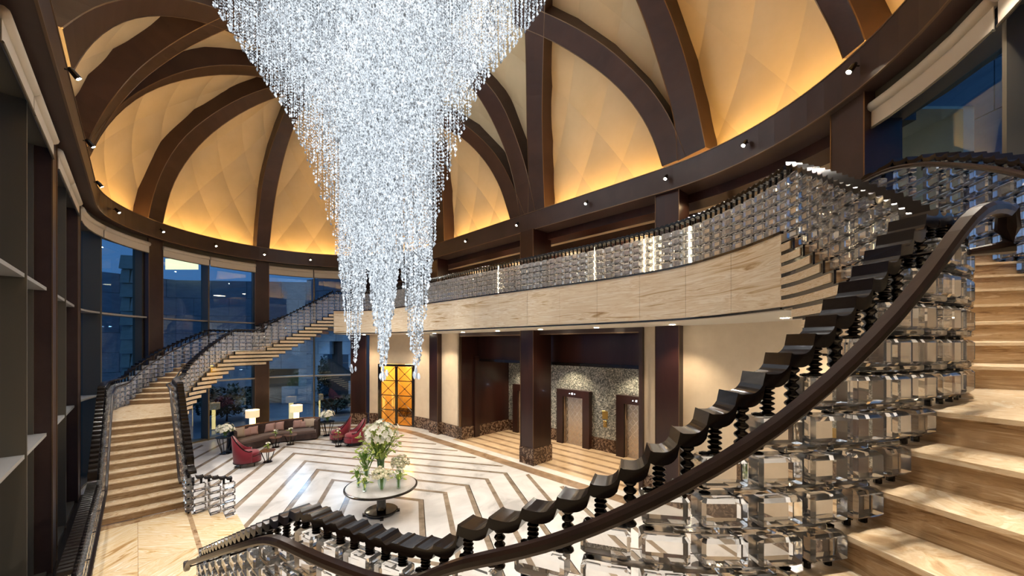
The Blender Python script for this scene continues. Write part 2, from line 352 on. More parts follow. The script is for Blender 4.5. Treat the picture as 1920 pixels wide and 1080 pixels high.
def balustrade(name, label, pos, unit, cells, off, detail, group=None, hand=None, hoff=.2, fill=.84, shift=0, slim=1, far_mat=False):
    """cells: (s0, s1, zfloor, zline0, zline1, rows) with zline = top of rail at either end; detail(p) -> build pieces singly"""
    mid = cells[len(cells) // 2]; p = pos(mid[0], off); t = thing(name, label, 'balustrade', (p[0], p[1], mid[2]), group=group, world=True)
    beads = MB(); far_ = MB(); farsp = MB(); posts = []; nb = 0
    for ci, (s0, s1, zf, za, zb) in enumerate(cells):
        sc = (s0 + s1) / 2; L = abs(s1 - s0) * unit; m = frame_at(pos, sc, off, unit, 0); single = detail(m.translation)
        w = min(.25, L * fill); sx = w / CW; x4 = w / 2 - .035
        zlow = za + (zb - za) * .75 if zb < za else za + (zb - za) * .25
        k = 0
        while True:
            z = zf + .045 + k * RISE
            if z + CH > min(za, zb, zlow) - .075 + abs(zb - za) * .3: break
            mm = m @ Matrix.Translation((0, 0, z)) @ Matrix.Scale(sx, 4, (1, 0, 0))
            if single and nb < 300: put(ME_BLOCK2 if far_mat else ME_BLOCK, 'crystal_block', t, mm); nb += 1
            else: inst(far_, G_BLOCK, mm)
            for x in (-x4, x4):
                inst(beads, G_BEAD, m @ Matrix.Translation((x, 0, z - .0215))); inst(beads, G_BEAD, m @ Matrix.Translation((x, 0, z + CH + .0005)))
            k += 1
        ztop = zf + .045 + (k - 1) * RISE + CH
        if ci + 1 < len(cells):
            c2 = cells[ci + 1]; s2 = (c2[0] + c2[1]) / 2; m2 = frame_at(pos, (sc + s2) / 2, off, unit, 0); d = np.hypot(*(pos(s2, off) - pos(sc, off)))
            zmax = min(ztop, c2[2] + 9); zb0 = max(zf, c2[2]) + .045 + CH + .0125
            while zb0 < min(ztop, min(za, zb) - .14, min(c2[3], c2[4]) - .16):
                mm = m2 @ Matrix.Translation((0, 0, zb0 + .0075)) @ Matrix.Scale(max(.1, d - w + .15), 4, (1, 0, 0))
                if single and nb < 300 + 400: put(ME_BAR, 'crystal_bar', t, mm)
                else: inst(far_, G_BAR, mm)
                zb0 += RISE
        for fr in (.25, .75):
            zr = za + (zb - za) * fr; posts.append((s0 + (s1 - s0) * fr, zr))
            mm = frame_at(pos, s0 + (s1 - s0) * fr - (.04 / unit if zb < za else 0), off, unit, ztop) @ Matrix.Scale(max(.02, zr - .05 - ztop), 4, (0, 0, 1))
            if single: put(ME_SPIN, 'spindle', t, mm)
            else: inst(farsp, G_POST, mm)
            if single and zf > .05: inst(beads, G_POST, frame_at(pos, s0 + (s1 - s0) * fr, off, unit, zf) @ Matrix.Diagonal((.8, .8, .045, 1)))
    # scalloped rail
    rows = []; hw, th = .072, .056
    for i in range(len(posts) - 1):
        (sa, za), (sb, zb) = posts[i], posts[i + 1]
        for q in range(10):
            u = q / 10; dz = zb - za
            if dz > .004: zz = za + dz * ((0 if u < .4 else 1 - math.sqrt(max(0, 1 - ((u - .4) / .6) ** 2))))
            elif dz < -.004: v = 1 - u; zz = zb - dz * ((0 if v < .4 else 1 - math.sqrt(max(0, 1 - ((v - .4) / .6) ** 2))))
            else: zz = za + (zb - za) * u
            zz -= .026 * math.sin(math.pi * max(0, u - .38) / .62) if abs(dz) < .004 else 0
            if q == 0: zz += .006
            s = sa + (sb - sa) * u; a_, b_ = pos(s, off + shift - hw), pos(s, off + shift + hw)
            rows.append([(a_[0], a_[1], zz - th), (b_[0], b_[1], zz - th), (b_[0], b_[1], zz), (a_[0], a_[1], zz)])
    MB().rings(rows).build('scalloped_rail', M['rail'], t)
    beads.build('spacer_beads', M['rail'], t, kind='stuff', fix=False)
    if far_.v: far_.build('crystal_blocks', M['crystal_far'], t, kind='stuff', fix=False)
    if farsp.v: farsp.build('spindles', M['rail'], t, kind='stuff', fix=False)
    if hand:
        s_a, s_b, drop = hand[:3]; lift = hand[3] if len(hand) > 3 else 0
        zs = [p_[1] for p_ in posts]; ss = [p_[0] for p_ in posts]; inc = ss[-1] > ss[0]
        n = int(abs(s_b - s_a) * unit / .1)
        raw = [(s_a + (s_b - s_a) * i / n) for i in range(n + 1)]
        zz = np.array([np.interp(x, ss if inc else ss[::-1], zs if inc else zs[::-1]) - drop for x in raw])
        if lift: zz = zz + lift * np.clip(1 - (np.array(raw) - s_a) / 1.5, 0, 1)
        for _ in range(3): zz[1:-1] = .25 * zz[:-2] + .5 * zz[1:-1] + .25 * zz[2:]
        rows = []
        for x, z in zip(raw, zz):
            sec = []
            for dx, dz in ((-.022, -.03), (.022, -.03), (.034, -.012), (.034, .012), (.022, .03), (-.022, .03), (-.034, .012), (-.034, -.012)):
                q = pos(x, off + hoff + dx * slim); sec.append((q[0], q[1], z + dz * slim))
            rows.append(sec)
        MB().rings(rows).build('wooden_handrail', M['hand'], t, smooth=False)
        if lift:
            e = [pos(s_a + d, off + hoff) for d in (0, -.09, -.13, -.10)] + [pos(s_a + .02, off + .06)]
            MB().tube([(*e[0], zz[0]), (*e[1], zz[0] + .03), (*e[2], zz[0] - .07), (*e[3], zz[0] - .17), (*e[4], zz[0] - .19)], [.03, .04, .045, .04, .02], 8).build('handrail_return', M['hand'], t)
        for i in range(6, n, 12):
            q0, q1 = pos(raw[i], off), pos(raw[i], off + hoff)
            MB().tube([(q0[0], q0[1], zz[i] - .05), (q1[0], q1[1], zz[i] - .05), (q1[0], q1[1], zz[i] - .02)], .009, 6).build('handrail_bracket', M['rail'], t)
    return t

HR = .98
def hr(j): return 1.06 if j < 12 else HR
def stair_cells(rs, unit, j0, j1, zoff=0, pitch=.278):
    out = []
    for j in range(j0, j1):
        z = ZM - j * RISE; a, b = rs[j - 1], rs[j]; n = max(1, int((b - a) * unit / pitch + .35))
        if n == 1: out.append((a, b, z, z + RISE + hr(j), z + hr(j)))
        else:
            for i in range(n): out.append((a + (b - a) * i / n, a + (b - a) * (i + 1) / n, z, z + HR + (RISE * .5 if i == 0 else 0), z + HR))
    return out
def flat_cells(s0, s1, z, unit, h=HR, pitch=.27):
    n = int(abs(s1 - s0) * unit / pitch + .5); return [(s0 + (s1 - s0) * i / n, s0 + (s1 - s0) * (i + 1) / n, z, z + h, z + h) for i in range(n)]
def closer(d): return lambda p: p.y < d
ALLF = lambda p: True
# near flight, inner side, from the gallery corner down to the landing
balustrade('crystal_balustrade', 'largest crystal block balustrade in the foreground with scalloped dark rail and wooden handrail', NP, 1.0,
           stair_cells(NR, 1.0, 1, 34) + flat_cells(NR[-1], NR[-1] + .54, ZLD, 1), .0, closer(6), hand=(n1b - .42, NR[-1] + .4, .15, .16), hoff=.18, shift=-.03)
balustrade('crystal_balustrade', 'crystal block balustrade on the outer side of the stair at the upper right corner', NP, 1.0,
           flat_cells(nM - 1.2, nM, ZM, 1.0, pitch=.36) + stair_cells(NR, 1.0, 1, 13), WID - .12, ALLF, hand=(nM - 1.0, n1a, .13), hoff=-.14)
balustrade('crystal_balustrade', 'crystal balustrade on the room side of the long far staircase', LP, DEG,
           stair_cells(LR, DEG, 1, 34) + flat_cells(LR[-1], LR[-1] + .6 / DEG, ZLD, DEG), .0, closer(13.2), hand=(LR[0], LR[-1] + .6 / DEG, .2), hoff=.15, shift=-.08, slim=.7)
balustrade('crystal_balustrade', 'crystal balustrade on the window side of the long far staircase and landing', LP, DEG,
           stair_cells(LR, DEG, 8, 34) + flat_cells(LR[-1], LR[-1] + 4.6 / DEG, ZLD, DEG), WID - .1, closer(12.5), hand=(LR[8], LR[-1] + 4.6 / DEG, .2), hoff=-.13, shift=.09, slim=.7)
# gallery
def GP(s, off):                            # gallery edge: station in metres from the top of the near flight
    q = nM - s; q0 = NPATH.near(S(.5, 4.13))
    if q > q0: return NP(q, off)
    s2 = s - (nM - q0); a = .5 + s2
    if a <= AF: return S(a, BC + RI + off)
    return far((a - AF) / DEG, RI + off)
gl = (nM - NPATH.near(S(.5, 4.13))) + (AF - .5) + 52.8 * DEG
balustrade('crystal_balustrade', 'crystal balustrade running along the edge of the upper gallery', GP, 1.0, flat_cells(0, gl, ZM, 1.0, 1.03), .02, closer(14.5), fill=.76, far_mat=True)
# short flares beside the three steps from landing to floor
gb = [o for o in bpy.data.objects if o.name.startswith('crystal_balustrade') and 'upper gallery' in o.get('label', '')][0]
for x in (880, 1113, 1207, 1225, 1292):          # upright light rods between the blocks; the leftmost is added to brighten the crystal
    k = min(range(0, 900), key=lambda i: abs(960 + F * GP(i * .01, 0)[0] / GP(i * .01, 0)[1] - x)); p = GP(k * .01, .03)
    MB().tube([(p[0], p[1], ZM + .03), (p[0], p[1], ZM + .95)], .012, 6).build('light_rod', M['rod'], gb)
def flare(a0, sg):
    def FP(s, off): return S(a0 + sg * (.28 * s + off), -3.75 + s)
    return FP
for a0, sg, lb in ((1.98, 1, 'short flared crystal balustrade at the foot of the far staircase'), (-2.35, -1, 'short flared crystal balustrade at the foot of the near staircase')):
    FP = flare(a0, sg); cl = [(.02 + .3 * i, .32 + .3 * i, max(0, ZLD - RISE * (i + 1)) + .0, ZLD + HR - .04 - .11 * i, ZLD + HR - .04 - .11 * (i + 1)) for i in range(3)]
    balustrade('crystal_balustrade', lb, FP, 1.04, cl, 0, ALLF)

# ---------------------------------------------------------------- floor
fl = densify(oval(6.3), .8); mb = MB(); mb.prism(fl, -.3, 0)
floor = struct(mb.build('floor', M['marble']))
T30 = math.tan(R(30)); BM = 5.1
def inside(a, b):
    if b > BM: return False
    d = math.hypot(max(0, a - AF, AN - a), b - BC); return d < 5.55
def strip(A0, A1, m, name, z=.004):
    """one rhombus band between tips A0 and A1: four sides, each clipped to the floor"""
    for sa in (1, -1):
        for sb in (1, -1):
            run = []
            N = 60
            def flush():
                if len(run) >= 2:
                    o = [S(*p[0]) for p in run] + [S(*p[1]) for p in run[::-1]]
                    mb = MB(); n = len(run); v = [(p[0], p[1], z) for p in o] + [(p[0], p[1], z - .02) for p in o]
                    f = [(i, i + 1, 2 * n - 2 - i, 2 * n - 1 - i) for i in range(n - 1)]
                    mb.add(v, f); mb.build(name, m, floor)
                run.clear()
            for i in range(N + 1):
                t = i / N; p0 = (sa * A0 * (1 - t), sb * A0 * T30 * t); p1 = (sa * A1 * (1 - t), sb * A1 * T30 * t)
                if inside(*p0) and inside(*p1): run.append((p0, p1))
                else: flush()
            flush()
for n in range(0, 13):
    A = 1.92 + 1.44 * n
    strip(A, A + .27, M['inlay'], 'marble_strip')
    if n % 2 == 0: strip(A + .27, A + .31, M['inlay_dark'], 'black_line')
def band(b0, b1, a0, a1, m, name, z):
    mb = MB(); q = [W3(a0, b0, z), W3(a1, b0, z), W3(a1, b1, z), W3(a0, b1, z)]
    mb.add(q, [(0, 1, 2, 3)]); return mb.build(name, m, floor)
band(5.15, 5.62, -4.9, AF, M['tan'], 'border_band', .005)
mb = MB(); rows = []
for i in range(19): p, q = far(i * 5, 4.97), far(i * 5, 5.44); rows.append([(p[0], p[1], .005), (q[0], q[1], .005)])
for r0, r1 in zip(rows[:-1], rows[1:]): mb.add([r0[0], r0[1], r1[1], r1[0]], [(0, 1, 2, 3)])
mb.build('border_band', M['tan'], floor)
band(6.0, 9.6, -5.5, 5.2, M['lobby'], 'lobby_floor', .006)
for i in range(5): band(6.3 + .62 * i, 6.48 + .62 * i, -5.2, 5.0, M['tan'], 'lobby_stripe', .009)
# landing with chevron onyx and three steps
mb = MB(); mb.prism([S(-2.6, -5.5), S(2.62, -5.5), S(2.62, -3.72), S(-2.6, -3.72)], 0, ZLD - .01)
land = tag(mb.build('stair_landing', M['onyx_step']), 'raised onyx landing between the two staircases at lower left', 'landing')
am = 0
for (a0, a1, b0, b1, m) in ((am, 2.3, -5.45, -4.63, 'onyx_floor'), (am, 2.3, -4.63, -3.8, 'onyx_floor2'), (-2.3, am, -5.45, -4.63, 'onyx_floor2'), (-2.3, am, -4.63, -3.8, 'onyx_floor')):
    mb = MB(); mb.prism([S(a0 + .004, b0 + .004), S(a1 - .004, b0 + .004), S(a1 - .004, b1 - .004), S(a0 + .004, b1 - .004)], ZLD - .01, ZLD)
    mb.build('onyx_slab', M[m], land)
for i in range(3):
    mb = MB(); mb.prism([S(-2.3, -3.72 + .3 * i), S(2.0, -3.72 + .3 * i), S(2.05 + .07 * i, -3.42 + .3 * i), S(-2.35 - .07 * i, -3.42 + .3 * i)], 0, ZLD - RISE * i - (.01 if i == 0 else 0)); mb.build('step', M['onyx_floor2'], land)

# ---------------------------------------------------------------- gallery slab, soffit and fascia
def gallery_rows(off0, off1, z0, z1):
    rows = []; n = 120
    for i in range(n + 1):
        s = gl * i / n; p = GP(s, off0); q = GP(s, off1); rows.append([(p[0], p[1], z0), (q[0], q[1], z0), (q[0], q[1], z1), (p[0], p[1], z1)])
    return rows
gal = struct(MB().rings(gallery_rows(-.09, 2.4, SOF, ZM)).build('floor_gallery', M['white']))
npan = 16
for k in range(npan):
    s0, s1 = gl * k / npan, gl * (k + 1) / npan - .006; rows = []
    for i in range(9):
        s = s0 + (s1 - s0) * i / 8; p, q = GP(s, -.125), GP(s, -.09); rows.append([(p[0], p[1], SOF + .03), (q[0], q[1], SOF + .03), (q[0], q[1], ZM - .03), (p[0], p[1], ZM - .03)])
    MB().rings(rows).build('onyx_fascia_panel', M['onyx_fascia'], gal)
for z0, z1 in ((SOF - .01, SOF + .03), (ZM - .03, ZM + .012)): MB().rings(gallery_rows(-.14, -.08, z0, z1)).build('dark_trim', M['black'], gal)
# gallery floor behind the columns, dark soffit, pale ceiling and panelled back wall
def gal_ring(r0, r1, d0=42, d1=-44):
    """strip between two radii from the far end (d0) along the straight side to the near end (d1)"""
    out = []
    for d in np.linspace(d0, 0, 10): out.append((far(d, r0), far(d, r1)))
    for d in np.linspace(0, d1, 12): out.append((near(d, r0), near(d, r1)))
    return out
def gal_strip(r0, r1, z0, z1, name, m, parent=None, d0=42, d1=-44):
    rows = [[(*p, z0), (*q, z0), (*q, z1), (*p, z1)] for p, q in gal_ring(r0, r1, d0, d1)]; return MB().rings(rows).build(name, M[m], parent)
struct(gal_strip(5.4, 8.2, SOF, ZM - .015, 'floor_corridor', 'white'))
struct(gal_strip(6.45, 7.15, RB0 - .25, RB0, 'ceiling_corridor', 'wood')); cc = struct(gal_strip(7.15, 8.2, RB0 - .05, RB0, 'ceiling_corridor', 'cream'))
wc = struct(gal_strip(8.0, 8.2, ZM, RB0 - .05, 'wall_corridor', 'wood', d1=-2)); gal_strip(7.96, 8.0, 8.28, 8.34, 'bronze_edge', 'bronze', wc, d1=-2)
for k in range(8): MB().prism([S(-4.2 + 1.45 * k, 8.12), S(-2.85 + 1.45 * k, 8.12), S(-2.85 + 1.45 * k, 8.19), S(-4.2 + 1.45 * k, 8.19)], ZM + .1, 8.2).build('corridor_panel', M['wood'], wc)
struct(MB().rings([[(*near(d, 8.0), ZM), (*near(d, 8.2), ZM), (*near(d, 8.2), RB0), (*near(d, 8.0), RB0)] for d in np.linspace(-2, -44, 8)]).build('wall_corridor_end', M['cream']))
for k in range(4): p0, p1 = near(-8 - 9 * k, 7.98), near(-9.5 - 9 * k, 7.93); MB().prism([near(-8 - 9 * k, 7.99), near(-9.2 - 9 * k, 7.99), near(-9.2 - 9 * k, 7.93), near(-8 - 9 * k, 7.93)], ZM, RB0 - .05).build('wall_rib', M['bronze'], bpy.data.objects['wall_corridor_end'])

# ---------------------------------------------------------------- ring beam
def dirxy(x): return np.array([(x - 960) / F, 1.0])
def d_oval(p):                             # distance of a plan point from the middle line of the oval
    a, b = ab(p); return math.hypot(max(0, a - AF, AN - a), b - BC)
def on_oval(x, r, tmin=3.0):
    """plan point where the sight line through image column x leaves the oval of radius r"""
    d = dirxy(x); lo = None; t = 40.0
    while t > tmin:
        if d_oval(d * t) < r: lo = t; break
        t -= .02
    return d * (lo or tmin)
def loop_rows(prof, step=.5):
    """prof: closed list of (radius, z); skinned round the whole oval"""
    n = 48; rows = []
    base = [oval(r, n=n) for r, z in prof]; m = len(base[0])
    for i in range(m): rows.append([(base[k][i][0], base[k][i][1], prof[k][1]) for k in range(len(prof))])
    return rows
beam = struct(MB().rings(loop_rows([(5.72, RB0), (6.5, RB0), (6.5, RB0 + .35), (5.8, RB0 + .35), (5.8, RB1), (5.72, RB1)]), closed=True).build('trim_1', M['beam'], smooth=False))
beam['label'] = 'dark bronze ring beam at the foot of the dome'
for z in (RB0 - .012, RB1 - .01): MB().rings(loop_rows([(5.705, z), (5.74, z), (5.74, z + .022), (5.705, z + .022)]), closed=True).build('bronze_edging', M['bronze'], beam)
MB().rings(loop_rows([(5.9, RB0 + .352), (6.05, RB0 + .352), (6.05, RB0 + .39), (5.9, RB0 + .39)]), closed=True).build('cove_strip', M['cove'], beam)

# ---------------------------------------------------------------- dome: quilted panels between crossing ribs
DR, DZ, DH = 6.42, RB0 + .36, 6.9          # springing radius, level, rise
def dome(s, th, k=0.0):
    """s: metres along the oval at the springing (clockwise from +b at far centre), th: elevation angle; k: offset inwards"""
    L = AF - AN; q = math.pi * DR; tot = 2 * (L + q); s %= tot; r = (DR - k) * math.cos(th); z = DZ + (DH - k) * math.sin(th)
    if s < q: t = s / DR; a, b = AF + r * math.sin(t), BC + r * math.cos(t)
    elif s < q + L: a, b = AF - (s - q), BC - r
    elif s < 2 * q + L: t = math.pi + (s - q - L) / DR; a, b = AN + r * math.sin(t), BC + r * math.cos(t)
    else: a, b = AN + (s - 2 * q - L), BC + r
    p = S(a, b); return (p[0], p[1], z)
ceil = struct(MB().rings(loop_rows([((DR + .06) * math.cos(t), DZ - .05 + (DH + .06) * math.sin(t)) for t in [i * math.pi / 2 / 16 * .995 for i in range(17)]] +
              [((DR + .12) * math.cos(t), DZ - .05 + (DH + .12) * math.sin(t)) for t in [i * math.pi / 2 / 16 * .995 for i in range(16, -1, -1)]]), closed=True).build('ceiling', M['panel'], smooth=True))
ceil['label'] = 'oval dome lined with quilted cream panels between dark crossing ribs'
TOT = 2 * (AF - AN + math.pi * DR); NC = 42; DS = TOT / NC; DT = R(10.2)
for row in range(8):
    for c in range(NC):
        sc = (c + (.5 if row % 2 else 0)) * DS; tc = row * DT; G = 4; v = []; f = []
        for i in range(G + 1):
            for j in range(G + 1):
                u, w = i / G, j / G
                ds = (u - w) * DS / 2; dt = (u + w - 1) * DT
                th = tc + dt; bump = .07 * (16 * u * (1 - u) * w * (1 - w)) ** .5
                v.append(dome(sc + ds, max(-.02, th), bump))
        for i in range(G):
            for j in range(G): q = i * (G + 1) + j; f.append((q, q + 1, q + G + 2, q + G + 1))
        if row == 7 and False: continue
        MB().add(v, f).build('dome_panel', M['panel'], ceil, smooth=True, fix=False)
# ribs: faces follow the inner surface, sides run back to the panels
KR = .62
def hit(px, py, k):
    """where the sight line meets the dome surface offset inwards by k"""
    d = np.array([(px - 960) / F, 1.0, (HZ - py) / F]); rr, hh = DR - k, DH - k
    def g(t):
        p = d * t; z = EYE + p[2] - DZ
        q = d_oval(p[:2]) / rr
        return q * q + (z / hh) ** 2 - 1 if z > 0 else q * q - 1
    t = 60.0
    while t > 2 and g(t) > 0: t -= .05
    lo, hi = t, t + .05
    for _ in range(12):
        m = (lo + hi) / 2
        if g(m) > 0: hi = m
        else: lo = m
    p = d * lo; return np.array([p[0], p[1], EYE + p[2]])
def resample(P, n):
    P = np.array(P, float); c = np.r_[0, np.cumsum(np.hypot(*np.diff(P, axis=0).T))]; t = np.linspace(0, c[-1], n)
    Q = np.c_[np.interp(t, c, P[:, 0]), np.interp(t, c, P[:, 1])]
    for _ in range(3): Q[1:-1] = .25 * Q[:-2] + .5 * Q[1:-1] + .25 * Q[2:]
    return Q
def outward(p, dist):
    a, b = ab(p); ca = min(max(a, AN), AF); n2 = np.array([a - ca, b - BC]); r = np.hypot(*n2); z = p[2] - DZ
    g = np.array([n2[0] / DR ** 2, n2[1] / DR ** 2, z / DH ** 2]); g /= np.linalg.norm(g)
    w = g[0] * EA + g[1] * EB; return np.array([p[0] + w[0] * dist, p[1] + w[1] * dist, p[2] + g[2] * dist])
def rib(Lp, Rp, n=22):
    A = [hit(x, y, KR) for x, y in resample(Lp, n)]; B = [hit(x, y, KR) for x, y in resample(Rp, n)]; rows = []
    for p, q in zip(A, B): rows.append([p, q, outward(q, KR - .0), outward(p, KR - .0)])
    o = MB().rings(rows).build('rib', M['rib'], ceil)
    for E_ in (A, B): MB().tube([tuple(p) for p in E_], .014, 4).build('rib_edge', M['bronze'], ceil)
    return o
c36 = lambda L: [(100 + x / 3.6, y / 3.6) for x, y in L]
RIBS = [
 ([(278, 408), (284, 375), (294, 341), (308, 310), (330, 273), (350, 250), (378, 228), (406, 208), (439, 189), (475, 172), (528, 157), (600, 145)],
  [(305, 419), (309, 394), (316, 368), (325, 341), (343, 310), (367, 278), (389, 256), (414, 236), (447, 214), (489, 192), (540, 174), (600, 165)]),
 ([(480.6, 466), (484, 408), (492, 336), (506, 281), (519, 245), (531, 217), (542, 186), (570, 150), (610, 110)], [(504.6, 468), (512, 394), (523, 331), (537, 276), (549, 240), (562, 210), (580, 180), (605, 150), (640, 120)]),
 (c36([(225, 975), (300, 810), (400, 660), (500, 530), (620, 420), (760, 320), (900, 230), (1050, 155), (1300, 40), (1500, -60)]), c36([(250, 1020), (330, 850), (430, 720), (560, 570), (680, 470), (850, 355), (1000, 270), (1160, 200), (1400, 100), (1600, 0)])),
 (c36([(228, 985), (300, 870), (400, 745), (500, 660), (700, 545), (900, 465), (1150, 430), (1420, 450), (1600, 500), (1800, 580)]), c36([(236, 1075), (300, 925), (450, 740), (600, 630), (800, 550), (1000, 510), (1200, 495), (1510, 530), (1640, 580), (1800, 660)])),
 (c36([(60, 190), (160, 110), (240, 60), (350, 15), (500, -15), (700, -30), (940, 0), (1190, 85), (1400, 190), (1700, 380)]), c36([(128, 490), (200, 350), (300, 240), (450, 140), (600, 104), (770, 97), (1040, 150), (1200, 215), (1350, 300), (1640, 480)])),
 ([(983, -60), (983, 20), (985, 53), (987, 150), (988, 256), (992, 330), (990, 402)], [(1024, -60), (1021, 20), (1020, 60), (1017, 150), (1016, 213), (1018, 300), (1021, 392)]),
 ([(780, 70), (850, 125), (891.6, 170), (919, 217), (945, 273), (964, 337), (975, 406)], [(800, 50), (860, 105), (928, 170), (949, 209), (970, 264), (987, 315), (1004, 398)]),
 ([(740, 215), (800, 228), (860, 251), (885, 273), (915, 307), (940, 353), (957, 412)], [(745, 190), (805, 203), (866, 228), (898, 255), (928, 285), (949, 319), (968, 362), (985, 405)]),
 ([(960, 0), (1024, 24), (1074, 48), (1130, 81), (1178, 122), (1222, 167), (1252, 211), (1274, 259), (1286, 294)], [(960, 45), (1020, 68), (1074, 98), (1130, 137), (1167, 170), (1200, 211), (1226, 259), (1242, 312)]),
 ([(1165, -60), (1194, 0), (1215, 56), (1237, 126), (1256, 189), (1267, 237), (1270, 302)], [(1210, -80), (1246, 0), (1267, 52), (1289, 122), (1307, 196), (1323, 276)]),
 ([(1490, -70), (1529, 0), (1551, 40), (1569, 76), (1581, 110)], [(1550, -70), (1591, 0), (1609, 40), (1622, 76)]),
 ([(795, 280), (800, 340), (804, 400), (806, 464)], [(822, 270), (828, 330), (831, 390), (833, 456)]),
 ([(640, 230), (655, 300), (663, 380), (665, 480)], [(655, 215), (670, 290), (678, 380), (681, 480)]),
]
for Lp, Rp in RIBS: rib(Lp, Rp)

# ---------------------------------------------------------------- spotlights on the ring
SP = [(131, 138), (158, 268), (178, 345), (219, 396), (301, 433), (397, 461), (491, 479), (583, 489), (663, 490), (740, 485), (802, 477), (878, 452), (976, 423), (1105, 383), (1248, 333), (1388, 268), (1597, 130)]
SPN = ['leftmost and highest', 'second from the left', 'third from the left', 'fourth from the left', 'fifth from the left', 'sixth from the left', 'seventh from the left', 'eighth from the left', 'left of the three behind the crystal strands', 'middle of the three behind the crystal strands', 'right of the three behind the crystal strands',
       'first right of the chandelier stems', 'second right of the chandelier stems', 'third right of the chandelier stems', 'third from the right', 'second from the right', 'rightmost']
for k in range(9):                         # the ring goes on round the near end, out of the picture
    p = near(-70 - 14 * k, 5.6); lamp('ring_spot', 'SPOT', (p[0], p[1], 8.9), 290, (1, .91, .78), .06, aim((p[0], p[1], 8.9), (p[0] * .8, p[1] * .8 + 1.2, 3)), spot_size=R(95), spot_blend=.7)
for (x, y), nm in zip(SP, SPN):
    d = dirxy(x); z0 = (RB0 + RB1) / 2 - .02; p = d * (F * (z0 - EYE) / (HZ - y))
    a, b = ab(p); ca = min(max(a, AN), AF); v = np.array([a - ca, b - BC]); v /= np.hypot(*v); q = S(ca + v[0] * 5.70, BC + v[1] * 5.70)
    w = v[0] * EA + v[1] * EB
    t = thing('spotlight', f'small black spotlight on the ring beam, {nm}', 'spotlight', (q[0], q[1], z0), group='spotlights on the ring beam')
    rot = (-Vector((w[0], w[1], 1.3))).to_track_quat('Z', 'Y').to_matrix().to_4x4()
    c = Vector((-w[0], -w[1], 0)) * .13
    mb = MB(); mb.lathe([(.03, -.12), (.045, -.08), (.05, .05), (.042, .06), (.04, .05)], 12); me = mb.mesh('spot_body', M['black']); o = put(me, 'spot_body', t); o.matrix_local = Matrix.Translation(c) @ rot
    mb = MB(); mb.lathe([(.038, .045), (.038, .058)], 12); o = put(mb.mesh('spot_lens', M['bulb']), 'spot_lens', t); o.matrix_local = Matrix.Translation(c) @ rot
    MB().tube([(0, 0, .05), tuple(c + Vector((0, 0, .06))), tuple(c)], .012, 6).build('spot_arm', M['black'], t)
    lamp('spot_beam', 'SPOT', tuple(c + rot.to_3x3() @ Vector((0, 0, .075))), 450, (1, .93, .84), .04, (rot @ Matrix.Rotation(math.pi, 4, 'X')).to_euler(), t, spot_size=R(95), spot_blend=.7)
mb = MB(); mb.prism([S(AN, BC - .35), S(AF, BC - .35), S(AF, BC + .35), S(AN, BC + .35)], DZ + DH - .12, DZ + DH + .1); mb.build('crown_panel', M['rib'], ceil)

# ---------------------------------------------------------------- columns and solid walls
def col_at(p, rad0, rad1, hw, z0, z1, name, m, base=True, parent=None):
    """column whose faces follow the oval: rad0..rad1 from the middle line, hw half width along it"""
    a, b = ab(p); ca = min(max(a, AN), AF); v = np.array([a - ca, b - BC]); v /= np.hypot(*v); t = np.array([v[1], -v[0]])
    q = [(ca + v[0] * r + t[0] * s, BC + v[1] * r + t[1] * s) for r, s in ((rad0, -hw), (rad0, hw), (rad1, hw), (rad1, -hw))]
    mb = MB(); mb.prism([S(*x) for x in q], z0 + (.62 if base else 0), z1); o = struct(mb.build(name, M[m], parent))
    if base:
        g = .03; q2 = [(ca + v[0] * r + t[0] * s, BC + v[1] * r + t[1] * s) for r, s in ((rad0 - g, -hw - g), (rad0 - g, hw + g), (rad1 + g, hw + g), (rad1 + g, -hw - g))]
        MB().prism([S(*x) for x in q2], z0, z0 + .62).build('marble_plinth', M['emperador'], o)
    for s in (-hw, hw):
        e = ca + v[0] * (rad0 - .008) + t[0] * s, BC + v[1] * (rad0 - .008) + t[1] * s
        pe = S(*e); MB().tube([(pe[0], pe[1], z0 + (.63 if base else 0)), (pe[0], pe[1], z1)], .012, 4).build('bronze_edge', M['bronze'], o)
    return o
glaz = [S(-2.45, -6), S(2.3, -6), S(7.0, -6)] + [on_oval(x, 6.1) for x in (289, 491)]
for p in glaz: col_at(p, 6.02, 6.30, .31, 0, RB0, 'wall_column', 'beam', base=False)
col_at(on_oval(675, 6.1), 5.86, 6.5, .42, 0, RB0, 'wall_column', 'wood')
col_at(S(6.85, 6), 5.86, 6.5, .36, 0, RB0, 'wall_column', 'wood')
col_at(S(-5.05, 6), 5.83, 6.5, .34, 0, RB0, 'wall_column', 'wood')
col_at(S(.19, 6), 5.64, 6.66, .33, 0, RB0, 'wall_column', 'wood')
col_at(on_oval(1612, 6.1), 5.86, 6.5, .34, 0, RB0, 'wall_column', 'beam', base=False)
def arc_wall(name, m, f, d0, d1, r0, r1, z0, z1, parent=None, n=14):
    rows = []
    for i in range(n + 1):
        d = d0 + (d1 - d0) * i / n; p, q = f(d, r0), f(d, r1); rows.append([(p[0], p[1], z0), (q[0], q[1], z0), (q[0], q[1], z1), (p[0], p[1], z1)])
    o = MB().rings(rows).build(name, M[m], parent); return o
def flat_wall(name, m, a0, a1, b0, b1, z0, z1, parent=None):
    return MB().prism([S(a0, b0), S(a1, b0), S(a1, b1), S(a0, b1)], z0, z1).build(name, M[m], parent)
D0, D1 = 13.0, 36.0
w = struct(arc_wall('wall_far', 'cream', far, 0, D0, 6.1, 6.4, .6, SOF)); arc_wall('marble_plinth', 'emperador', far, 0, D0, 6.06, 6.4, 0, .6, w)
